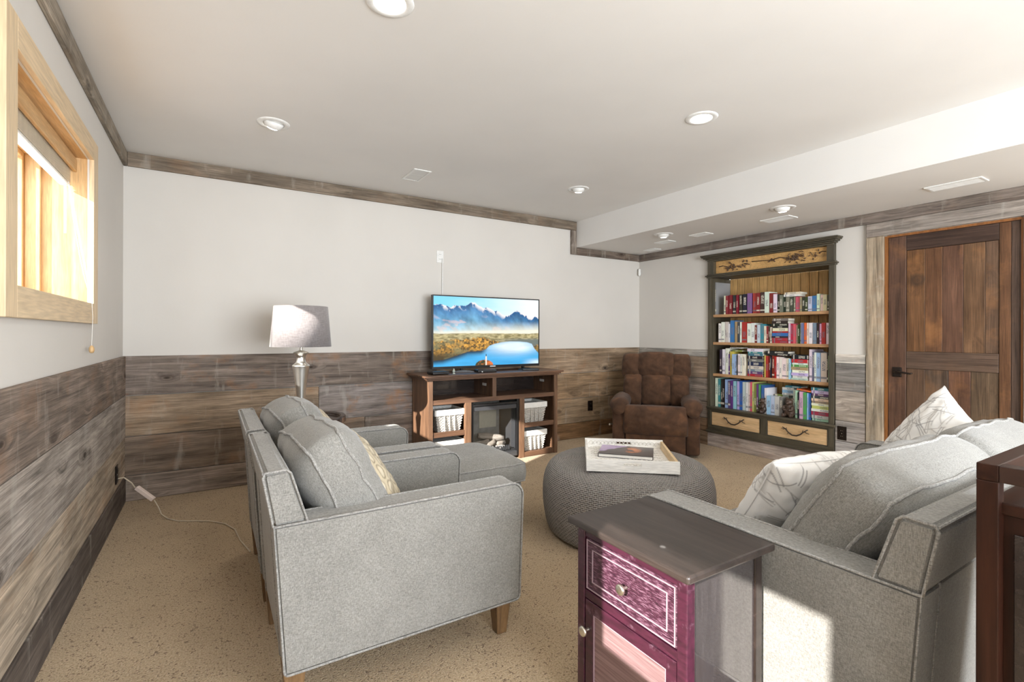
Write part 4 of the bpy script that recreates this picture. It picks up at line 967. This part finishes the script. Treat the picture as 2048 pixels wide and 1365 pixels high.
# carved sprays on the frieze
carv = plain('carved_brown', (.10, .055, .030, 1), .55, nz=.3, scale=80)
F1 = Vector(fp.location) + B0
def spray(y, z, seed, n=16, tall=1.0):
    rs = random.Random(seed); bm = bmesh.new()
    for k in range(n):
        a = rs.uniform(0, 2 * PI); d = rs.uniform(.006, .055); yy = math.cos(a) * d; zz = math.sin(a) * d * .85 * tall
        m_ = Matrix.Translation((-.008 - rs.uniform(0, .008), yy, zz)) @ Matrix.Rotation(rs.uniform(0, PI), 4, 'X') @ Matrix.Diagonal((.006, rs.uniform(.008, .016), rs.uniform(.003, .007), 1))
        bmesh.ops.create_icosphere(bm, subdivisions=1, radius=1.0, matrix=m_)
    o_ = obj('carved_spray', from_bm(bm), carv, fp, Vector((RW + .004, y, z)) - F1, smooth=True)
def twig(p):
    obj('carved_twig', tube_me([Vector((RW - .001, a, b)) - F1 for a, b in p], .005, 6, taper=[1, .9, .8, .6][:len(p)]), carv, fp, smooth=True)
for k, (y, z, n) in enumerate(((-1.30, 1.965, 20), (-1.36, 1.955, 18), (-1.47, 1.965, 20), (-1.93, 1.975, 22), (-2.00, 1.965, 24), (-2.05, 1.975, 18), (-2.17, 1.975, 14))): spray(y, z, k, n)
spray(-1.76, 1.972, 33, 8, .9); twig([(-1.55, 1.985), (-1.63, 1.982), (-1.71, 1.978), (-1.78, 1.972)]); twig([(-1.17, 1.975), (-1.22, 1.98), (-1.27, 1.965)]); twig([(-1.78, 1.98), (-1.84, 1.99), (-1.91, 1.978)]); twig([(-2.20, 1.985), (-2.23, 1.995), (-2.26, 1.99)])
# tongue and groove back, each board a piece
nb = 14; y0_, y1_ = -1.086, -2.302
for k in range(nb):
    a = y0_ + (y1_ - y0_) * k / nb; b = y0_ + (y1_ - y0_) * (k + 1) / nb
    p = plank(None, (RW + .318, b + .0032, .44), (RW + .330, a - .0032, 1.86), (150, 118, 78), 0, 2, knotty, 'back_board', .002); p.parent = bc; p.location = p.location - B0
bb('back_shadow_board', (RW + .331, -2.31, .43), (RW + .336, -1.08, 1.87), olive_z)
for z in (1.453, 1.150, .802):
    s_ = bb('shelf', (RW + .004, -2.299, z - .030), (RW + .316, -1.093, z), shelfm, bev=.004)
bb('ledge', (fx - .012, -2.358, .413), (RW + .316, -1.040, .437), olive_y, bev=.006)
bb('ledge', (fx - .004, -2.350, .398), (RW + .02, -1.048, .413), olive_y, bev=.005)
for y0, y1 in ((-1.094, -1.052), (-1.728, -1.664), (-2.346, -2.298)): bb('drawer_stile', (fx, min(y0, y1), .232), (RW + .02, max(y0, y1), .398), olive_z)
bb('base_rail', (fx, -2.346, .170), (RW + .02, -1.052, .232), olive_y); bb('base_moulding', (fx - .012, -2.358, .155), (RW + .02, -1.040, .178), olive_y, bev=.005)
bb('drawer_rail', (fx + .003, -2.297, .388), (RW + .02, -1.094, .400), olive_y)
drm = wood('drawer_birch', lin(196, 160, 116), lin(226, 194, 150), .45, .8, axis=1)
antler = plain('antler_bronze', (.055, .038, .028, 1), .5, .2)
for y0, y1 in ((-1.660, -1.098), (-2.294, -1.732)):
    d_ = bb('drawer', (fx + .008, y0, .234), (RW + .02, y1, .387), drm, bev=.004); D0 = Vector(d_.location) + B0
    multi_box('drawer_edging', [(Vector(a) - D0, Vector(b) - D0) for a, b in (((fx + .004, y0, .234), (fx + .010, y1, .240)), ((fx + .004, y0, .381), (fx + .010, y1, .387)), ((fx + .004, y0, .24), (fx + .010, y0 + .006, .381)), ((fx + .004, y1 - .006, .24), (fx + .010, y1, .381)))], olive_y, d_)
    cy_ = (y0 + y1) / 2; H = []
    pa = [(-.115, .030), (-.085, .018), (-.055, -.012), (-.02, -.030), (.02, -.030), (.055, -.012), (.085, .018), (.118, .040)]
    hx = fx - .012
    Vh = []; Fh = []
    for pts, r in ((pa, .0075), ([(-.088, .020), (-.108, .012), (-.128, .018)], .005), ([(-.07, .004), (-.078, .024), (-.074, .034)], .004), ([(.088, .020), (.110, .008), (.130, .002)], .005), ([(.074, .006), (.074, .022), (.080, .034)], .004), ([(-.05, -.016), (-.065, -.024), (-.07, -.03)], .003)):
        tm_ = tube_me([Vector((hx - .012 * math.cos(a / .13 * PI / 2), cy_ - a, .315 + b)) - D0 for a, b in pts], r, 7, taper=[1 - .35 * abs(2 * i / (len(pts) - 1) - 1) if len(pts) > 4 else 1 - .5 * i / (len(pts) - 1) for i in range(len(pts))])
        o_ = len(Vh); Vh += [v_.co.copy() for v_ in tm_.vertices]; Fh += [tuple(o_ + q for q in p.vertices) for p in tm_.polygons]
    h_ = obj('handle', mesh(Vh, Fh), antler, d_, smooth=True); h_['label'] = 'dark antler-shaped drawer handle'

# ------------------------------------------------------------------ books
gbk = G('book_cover'); oi = gbk.n('ShaderNodeObjectInfo'); tcs = gbk.n('ShaderNodeTexCoord').outputs['Object']
sep = gbk.n('ShaderNodeSeparateXYZ', {0: tcs})
rnd = oi.outputs['Random']
offv = gbk.n('ShaderNodeCombineXYZ', {0: 0.0, 1: gbk.math('MULTIPLY', rnd, 91.0), 2: gbk.math('MULTIPLY', rnd, 57.0)}).outputs[0]
let = gbk.noise(gbk.n('ShaderNodeMapping', {'Vector': gbk.n('ShaderNodeVectorMath', {0: tcs, 1: offv}, operation='ADD').outputs[0], 'Scale': (0.0, 4.0, 40.0)}).outputs[0], 1.0, 1.5, .5)
zc = gbk.math('ABSOLUTE', gbk.math('SUBTRACT', sep.outputs[2], gbk.math('SUBTRACT', gbk.math('MULTIPLY', rnd, .36), .14)))
inz = gbk.math('LESS_THAN', zc, gbk.math('ADD', .12, gbk.math('MULTIPLY', rnd, .10)))
iny = gbk.math('LESS_THAN', gbk.math('ABSOLUTE', sep.outputs[1]), .30)
onsp = gbk.math('LESS_THAN', sep.outputs[0], -.495)
ink = gbk.math('MULTIPLY', gbk.math('MULTIPLY', inz, iny), gbk.math('MULTIPLY', onsp, gbk.ramp(let, [(.47, gray(0)), (.50, gray(1))])))
hsv = gbk.n('ShaderNodeSeparateColor', {0: oi.outputs['Color']}, mode='HSV')
inkc = gbk.mix(gbk.math('GREATER_THAN', hsv.outputs[2], .30), (.70, .66, .56, 1), (.16, .16, .20, 1))
band = gbk.math('MULTIPLY', gbk.math('LESS_THAN', gbk.math('ABSOLUTE', gbk.math('ADD', sep.outputs[2], .36)), .035), gbk.math('GREATER_THAN', gbk.math('FRACT', gbk.math('MULTIPLY', rnd, 7.0)), .45))
cc_ = gbk.mix(gbk.math('MULTIPLY', gbk.math('MULTIPLY', band, onsp), .8), oi.outputs['Color'], inkc)
gbk.set(Base_Color=gbk.mix(gbk.math('MULTIPLY', ink, .85), cc_, inkc), Roughness=.45)
M['book'] = gbk.m; paper = plain('book_paper', (.70, .66, .56, 1), .9)
# unit book: x depth, y thickness, z height, spine at -x
bmk = bmesh.new()
for lo, hi in (((-.5, -.5, -.5), (-.47, .5, .5)), ((-.47, -.5, -.5), (.5, -.40, .5)), ((-.47, .40, -.5), (.5, .5, .5))):
    lo = Vector(lo); hi = Vector(hi); bmesh.ops.create_cube(bmk, size=1.0, matrix=Matrix.Translation((lo + hi) / 2) @ Matrix.Diagonal((*(hi - lo), 1)))
bk_me = from_bm(bmk); bk_me.materials.append(M['book']); pg_me = box_me(.95, .80, .96, at=(.005, 0, 0)); pg_me.materials.append(paper)
CLR = dict(wg=('mid grey', 140, 138, 138), w=('white', 226, 224, 218), dr=('dark red', 122, 34, 36), bw=('black and white', 58, 56, 56), dg=('dark green', 52, 58, 46), bk=('black', 34, 33, 34), vi=('violet', 140, 84, 150), rd=('red', 176, 44, 44), br=('dark brown', 74, 52, 42), gy=('grey', 120, 118, 116), ch=('charcoal', 66, 66, 68), pk=('pink', 206, 92, 104), tn=('tan', 160, 134, 106), wb=('white and blue', 176, 190, 214), bl=('blue', 58, 108, 168), cr=('cream', 218, 206, 182), lg=('light grey', 190, 190, 186), te=('teal', 64, 126, 140), pp=('pale pink', 216, 176, 196), cm=('crimson', 170, 40, 76), sl=('slate blue', 104, 122, 148), **{'or': ('orange', 220, 106, 44)}, pu=('purple', 94, 62, 116), ye=('yellow', 216, 186, 92), lb=('light blue', 150, 190, 220), sp=('white wire-bound', 210, 210, 212), lgn=('light green', 168, 196, 140), li=('lilac', 190, 178, 208), mi=('mint green', 176, 206, 194), yg=('yellow green', 196, 202, 120), ol=('olive green', 132, 142, 74), gr=('green', 84, 150, 88), na=('navy', 44, 54, 84))
ORD = ['first', 'second', 'third', 'fourth', 'fifth', 'sixth', 'seventh', 'eighth', 'ninth', 'tenth', 'eleventh', 'twelfth', 'thirteenth', 'fourteenth', 'fifteenth', 'sixteenth', 'seventeenth', 'eighteenth', 'nineteenth', 'twentieth']
def ordn(i):
    if i < 20: return ORD[i]
    t, o_ = divmod(i + 1, 10); tens = {2: 'twent', 3: 'thirt'}[t]
    return tens + 'ieth' if o_ == 0 else tens + 'y-' + ORD[o_ - 1]
def book(lo, hi, col, label, group, flat=False, rz=0.0, rx=0.0, name='book'):
    lo = Vector(lo); hi = Vector(hi); d = hi - lo; o_ = bpy.data.objects.new(name, bk_me); COL.objects.link(o_)
    o_.location = (lo + hi) / 2
    if flat: o_.scale = (d.x, d.z, d.y); o_.rotation_euler = (PI / 2 + rx, 0, rz)
    else: o_.scale = (d.x, d.y, d.z); o_.rotation_euler = (rx, 0, rz)
    cl = lin(*col); o_.color = (cl[0], cl[1], cl[2], 1); tag(o_, label, 'book', group)
    p = bpy.data.objects.new('page_block', pg_me); COL.objects.link(p); p.parent = o_; return o_
UP = {1: (1.453, 'top shelf', "1086,20,360,wg;1207,25,204,w;1232,30,202,dr;1266,38,207,dr;1310,35,204,bw;1356,22,204,dr;1385,33,206,dg;1424,46,207,bk;1477,48,212,vi;1536,44,209,rd;1584,34,209,dr;1618,50,213,br;1668,46,213,w;1717,39,197,dr;1761,32,184,w;1795,25,182,bk;1823,30,171,gy;1855,28,150,bk;1884,31,148,gy;1916,34,149,ch;1953,16,147,gy;1971,41,146,pk;2015,21,140,tn;2038,24,138,dg;2065,23,137,dg;2090,35,141,wb;2128,36,145,bl;2166,25,160,w;2195,24,152,cr;2221,33,150,cr;2257,16,142,br"),
 2: (1.150, 'second shelf', "1141,33,206,w;1177,36,220,w;1216,17,223,w;1234,23,222,lg;1259,19,201,w;1282,47,235,bl;1335,29,224,tn;1367,23,216,ch;1396,19,216,w;1417,54,215,rd;1476,43,201,w;1520,39,204,w;1560,25,180,dr;1588,34,186,wb;1625,37,192,te;1664,22,172,cr;1687,18,169,dr;1705,17,169,br;1723,19,159,cr;1911,19,194,pp;1932,21,191,cm;1955,22,187,pk;1980,14,178,tn;1995,18,184,dg;2016,12,198,w;2029,19,195,sl;2051,25,198,or;2077,17,197,cr;2097,34,197,w;2134,30,193,sl;2166,21,193,bk;2188,21,187,pp;2210,34,195,rd;2245,27,194,w"),
 3: (.802, 'third shelf', "1156,25,266,bw;1189,31,270,w;1226,32,282,w;1261,15,221,pu;1278,29,249,ye;1308,29,222,lb;1340,22,220,lb;1363,10,214,bk;1375,26,225,w;1403,21,226,w;1426,32,223,w;1666,12,220,ye;1680,24,217,rd;1706,20,215,dr;1728,11,216,bk;1742,23,223,dr;1768,20,214,rd;1790,26,212,w;1819,22,210,w;1843,42,202,w;1886,26,203,w;1913,16,199,lb;2097,26,296,sp;2124,22,274,sl;2148,17,269,w;2166,33,266,lb;2201,52,267,cr;2255,11,249,dg;2267,7,244,lgn"),
 4: (.437, 'bottom shelf', "1100,33,315,w;1137,28,308,te;1167,23,307,ch;1192,23,309,bk;1221,40,307,lb;1264,26,297,pu;1292,23,300,pu;1318,37,298,lb;1363,28,299,li;1392,35,305,bl;1430,34,298,mi;1468,21,298,w;1493,19,297,cr;1514,21,305,pk;1537,23,304,yg;1562,24,293,ol;1588,17,289,pu;1607,22,287,gr;1637,30,283,bl;1671,26,258,w;1720,20,196,cr;1743,48,198,ol;1919,51,263,w;1973,22,262,mi;1997,15,247,bk;2015,32,258,pp;2049,27,252,gr;2079,13,249,lb;2093,19,248,bl")}
XS = RW + .030
rb_ = random.Random(5)
for r, (zsf, shn, txt) in UP.items():
    for i, e in enumerate(txt.split(';')):
        y, w_, h_, k = e.split(','); y = -int(y) / 1000; w_ = int(w_) / 1000; h_ = int(h_) / 1000
        cn, *col = CLR[k]; col = [min(250, max(10, q + rb_.uniform(-12, 12))) for q in col]
        dep = min(.255, max(.12, h_ * .70)); xo = rb_.uniform(-.004, .012) + (.10 if (r == 4 and 1.715 < -y < 1.80) else 0) + (.06 if (r == 4 and -y > 1.9 and -y < 1.97) else 0)
        sz = ('tall ' if h_ > .29 else '') + ('slim ' if w_ < .021 else 'thick ' if w_ > .043 else '')
        book((XS + xo, y - w_ + .0006, zsf), (XS + xo + min(dep, .27), y - .0006, zsf + h_), col, '%s%s book standing %s from the left on the %s' % (sz, cn, ordn(i), shn), 'books standing on the ' + shn)
STK = [('second shelf stack', 1.744, 1.907, 1150, [(1150, 1175, 'rd'), (1175, 1202, 'rd'), (1202, 1220, 'bk'), (1220, 1251, 'bl'), (1251, 1269, 'rd'), (1269, 1299, 'cr'), (1299, 1320, 'bk'), (1320, 1342, 'bk'), (1342, 1370, 'bk'), (1370, 1395, 'gy')]),
 ('left stack on third shelf', 1.480, 1.655, 802, [(802, 826, 'rd'), (826, 854, 'pu'), (854, 876, 'sl'), (876, 910, 'cr'), (910, 953, 'na'), (953, 982, 'gy'), (982, 1014, 'bk'), (1014, 1040, 'te'), (1040, 1058, 'te'), (1058, 1090, 'w')]),
 ('right stack on third shelf', 1.932, 2.092, 802, [(802, 819, 'mi'), (819, 843, 'w'), (843, 870, 'li'), (870, 896, 'w'), (896, 926, 'tn'), (926, 948, 'gr'), (948, 966, 'w'), (966, 1000, 'rd'), (1000, 1042, 'bk')]),
 ('right stack on bottom shelf', 2.116, 2.290, 437, [(437, 460, 'mi'), (460, 490, 'lg'), (490, 526, 'cm'), (526, 550, 'w'), (550, 578, 'yg'), (578, 600, 'w'), (600, 622, 'tn'), (622, 645, 'cr'), (645, 668, 'ch'), (668, 690, 'pu'), (690, 718, 'li'), (718, 745, 'te')])]
for nm, a, b, base, L_ in STK:
    for i, (za, zb_, k) in enumerate(L_):
        cn, *col = CLR[k]; col = [min(250, max(10, q + rb_.uniform(-12, 12))) for q in col]
        ja = rb_.uniform(0, .012); jb = rb_.uniform(0, .014); xo = rb_.uniform(-.004, .012)
        book((XS + xo, -b + jb, za / 1000 + .0004), (XS + xo + .115 + rb_.uniform(0, .02), -a - ja, zb_ / 1000), col, '%s book lying %s from bottom in the %s' % (cn, ordn(i), nm), 'books in the ' + nm, flat=True)
def flat(a, b, za, zb_, k, label, x=0.0, d=.13, rz=0.0, rx=0.0):
    cn, *col = CLR[k]; book((XS + x, -b, za), (XS + x + d, -a, zb_), col, label, 'books lying on top of other books', flat=True, rz=rz, rx=rx)
flat(1.862, 2.005, 1.604, 1.626, 'w', 'white book lying across the black paperbacks on the top shelf')
flat(1.870, 2.020, 1.626, 1.645, 'cr', 'cream book lying highest on the top shelf')
flat(1.686, 1.915, 1.0255, 1.046, 'bk', 'lower of two black books lying across the red row on the third shelf', .01)
flat(1.676, 1.900, 1.046, 1.070, 'bk', 'upper of two black books lying across the red row on the third shelf', .01)
flat(1.300, 1.410, 1.0515, 1.068, 'ol', 'olive book lying on the yellow book row of the third shelf', .02)
flat(1.270, 1.400, 1.0845, 1.096, 'lg', 'light grey book lying on the tall white books of the third shelf', .02)
flat(1.800, 1.913, .637, .657, 'w', 'lower white book lying behind the bear figures', .09, .12)
flat(1.800, 1.913, .657, .687, 'lb', 'light blue book lying behind the bear figures', .09, .12)
flat(1.800, 1.913, .687, .712, 'w', 'upper white book lying behind the bear figures', .09, .12)
flat(1.830, 1.985, .7125, .732, 'te', 'teal book lying highest behind the bear figures', .09, .12)
flat(1.990, 2.115, .702, .714, 'or', 'orange book lying tilted over the right of the bottom shelf', .0, .15, rz=0, rx=.10)
# support block behind the bears: upright pair that carries the flat books
book((XS + .095, -1.862, .437), (XS + .22, -1.802, .6368), (150, 160, 150), 'grey green book standing hidden behind the right bear', 'books standing on the bottom shelf')
for i, (a, b, k, d_) in enumerate(((1.705, 1.747, 'lb', 'pale blue'), (1.748, 1.786, 'wb', 'white and blue'), (1.787, 1.833, 'lg', 'light grey'), (1.834, 1.866, 'gy', 'grey'))):
    cn, *col = CLR[k]; book((XS - .020, -b + .0005, .437), (XS + .075, -a - .0005, .622), col, '%s small book standing between the two bears, %s from the left' % (d_, ordn(i)), 'small books between the bears')
# carved bears
bearm = wood('carved_dark_wood', (.028, .016, .011, 1), (.095, .055, .036, 1), .45, 3.0, axis=2)
def bear(loc, rz, label, s=1.0):
    bm = bmesh.new()
    def el(c, r, rot=0.0):
        bmesh.ops.create_icosphere(bm, subdivisions=3, radius=1.0, matrix=Matrix.Translation(Vector(c)) @ Matrix.Rotation(rot, 4, 'Y') @ Matrix.Diagonal((*r, 1)))
    el((0, 0, .055), (.050, .054, .058)); el((-.004, 0, .10), (.040, .045, .045))
    for q in (-1, 1):
        el((-.040, q * .034, .020), (.030, .019, .019)); el((-.058, q * .036, .024), (.012, .016, .022)); el((-.030, q * .044, .092), (.020, .014, .032), .5); el((-.048, q * .026, .076), (.018, .015, .014))
    hd_ = from_bm(bm); t = thing('bear_figure', label, 'figurine', loc, rz, 'carved bears on the bottom shelf')
    o_ = obj('body', hd_, bearm, t, smooth=True); o_.scale = (s, s, s); md = o_.modifiers.new('fuse', 'REMESH'); md.mode = 'VOXEL'; md.voxel_size = .0035; md.use_smooth_shade = True
    bm = bmesh.new(); el((-.010, 0, .155), (.037, .039, .036)); el((-.044, 0, .146), (.020, .017, .014))
    for q in (-1, 1): el((.0, q * .030, .186), (.009, .014, .014))
    o_ = obj('head', from_bm(bm), bearm, t, smooth=True); o_.scale = (s, s, s); md = o_.modifiers.new('fuse', 'REMESH'); md.mode = 'VOXEL'; md.voxel_size = .003; md.use_smooth_shade = True
    nb_ = bpy.data.objects.new('nose', lathe_me([(.001, -.004), (.006, -.002), (.006, .002), (.001, .005)], 12)); COL.objects.link(nb_); nb_.data.materials.append(M['black']); nb_.parent = o_; nb_.location = (-.064, 0, .150)
    for q in (-1, 1):
        e_ = obj('eye', lathe_me([(.001, -.003), (.0035, 0), (.001, .003)], 10), M['black'], o_, (-.043, q * .016, .164))
    return t
bear((XS + .012, -1.652, .437), -.55, 'carved dark bear figure left of the small books on the bottom shelf', .80)
bear((XS - .002, -1.923, .437), .0, 'carved dark bear figure right of the small books on the bottom shelf', .95)

# ------------------------------------------------------------------ recliner
vel = G('brown_velvet'); n1 = vel.noise(vel.coord('Object'), 7, 5, .6, .4); n2 = vel.noise(vel.coord('Object', (300, 300, 300)), 1, 2)
vel.set(Base_Color=vel.mix(1.0, vel.ramp(n1, [(.3, (.040, .021, .013, 1)), (.55, (.085, .043, .024, 1)), (.75, (.145, .070, .036, 1))]), vel.ramp(n2, [(.3, gray(.9)), (.7, gray(1.1))]), 'MULTIPLY'), Roughness=.85, Sheen_Weight=.08)
vel.b.inputs['Specular IOR Level'].default_value = .2; vel.bump(n1, .25, .01); M['velvet'] = vel.m
rc = thing('recliner', 'brown velvet recliner chair in the far corner', 'recliner', (4.655, -.842, 0), math.atan2(-.66, -.75))
# local +x is the front
def puff(name, w, d, h, loc, rot, seed, crown=.03, edge=.6, wr=.008, rcn=.3, par=rc):
    m_, _ = cushion_me(w, d, h, crown, 16, seed, wr, edge, rcn); return obj(name, m_, M['velvet'], par, loc, rot, smooth=True)
tb = -.24    # backrest lean
R_ = lambda a: (Matrix.Rotation(a, 3, 'Y')).to_euler()
obj('back_shell', box_me(.10, .60, .62, .045, 4), M['velvet'], rc, (-.385, 0, .66), (0, -.20, 0), smooth=True)
def pad(name, y, w_, h_, t_, x, z, seed, yaw=0.0, lean=.22, pw=.36):
    """pillowy pad: local x across, local y up, local z forward"""
    m_, _, _ = pillow_me(w_, h_, t_, 26, seed, .03, .009, pw)
    for v_ in m_.vertices:
        a_, b_ = v_.co.x / (w_ / 2), v_.co.y / (h_ / 2); v_.co.x *= 1 - .16 * abs(b_) ** 4; v_.co.y *= 1 - .16 * abs(a_) ** 4
    o_ = obj(name, m_, M['velvet'], rc, (x, y, z), smooth=True)
    o_.rotation_euler = (Matrix.Rotation(yaw, 3, 'Z') @ Matrix.Rotation(-lean, 3, 'Y') @ Matrix(((0, 0, 1), (1, 0, 0), (0, 1, 0)))).to_euler()
    return o_
pad('headrest', 0, .46, .32, .27, -.345, .880, 60)
pad('headrest', .268, .23, .30, .24, -.352, .868, 61, .18); pad('headrest', -.268, .23, .30, .24, -.352, .868, 62, -.18)
pad('lumbar_pad', 0, .36, .40, .26, -.275, .600, 63)
pad('lumbar_pad', .250, .23, .39, .24, -.275, .600, 64, .15); pad('lumbar_pad', -.250, .23, .39, .24, -.275, .600, 65, -.15)
# arms: upright panel plus rolled pad
for s in (-1, 1):
    obj('arm_panel', box_me(.74, .135, .46, .03, 3), M['velvet'], rc, (.01, s * .360, .255), smooth=True)
    pr_ = []
    for i in range(25):
        t = i / 24; pr_.append((.40 * (t * 2 - 1), 0, 0))
    n_ = 18; V = []; Fc = []
    for i in range(25):
        t = i / 24; x = -.34 + .76 * t; r = .088 + .014 * math.sin(t * 2.4); 
        drop = max(0, (t - .82) / .18); zc_ = .505 - .055 * drop ** 2; sc2 = 1 - .45 * drop ** 2.5 - .5 * max(0, (.06 - t) / .06) ** 2
        for k in range(n_):
            a = 2 * PI * k / n_; wr_ = .005 * mnoise.noise(Vector((x * 25, a * 3, s)))
            V.append((x, s * .360 + (r * 1.0 + wr_) * math.cos(a) * sc2, zc_ + (r * .72 + wr_) * math.sin(a) * sc2))
    for i in range(24):
        for k in range(n_): k2 = (k + 1) % n_; Fc.append((i * n_ + k, (i + 1) * n_ + k, (i + 1) * n_ + k2, i * n_ + k2))
    Fc += [tuple(range(n_)), tuple(range(24 * n_ + n_ - 1, 24 * n_ - 1, -1))]
    obj('arm_pad', mesh(V, Fc), M['velvet'], rc, smooth=True)
puff('seat_cushion', .60, .585, .17, (.03, 0, .345), (0, -.07, 0), 80, .030, .75, .006, .25)
m_, _, _ = pillow_me(.63, .30, .25, 30, 81, -.02, .008, .32)
o_ = obj('footrest', m_, M['velvet'], rc, (.360, 0, .360), smooth=True); o_.rotation_euler = (Matrix.Rotation(-.10, 3, 'Y') @ Matrix(((0, 0, 1), (1, 0, 0), (0, 1, 0)))).to_euler()
obj('front_panel', box_me(.05, .585, .21, .02, 3), M['velvet'], rc, (.375, 0, .135), smooth=True)
obj('base', box_me(.62, .56, .06, .01), M['blackmat'], rc, (.0, 0, .03))
lv_ = obj('lever', tube_me([(.16, -.43, .26), (.17, -.455, .265), (.25, -.46, .275), (.29, -.46, .28)], .010, 8, taper=[1, 1, 1.1, 1.3]), M['silver'], rc, smooth=True)
lv_['label'] = 'small metal recline lever'
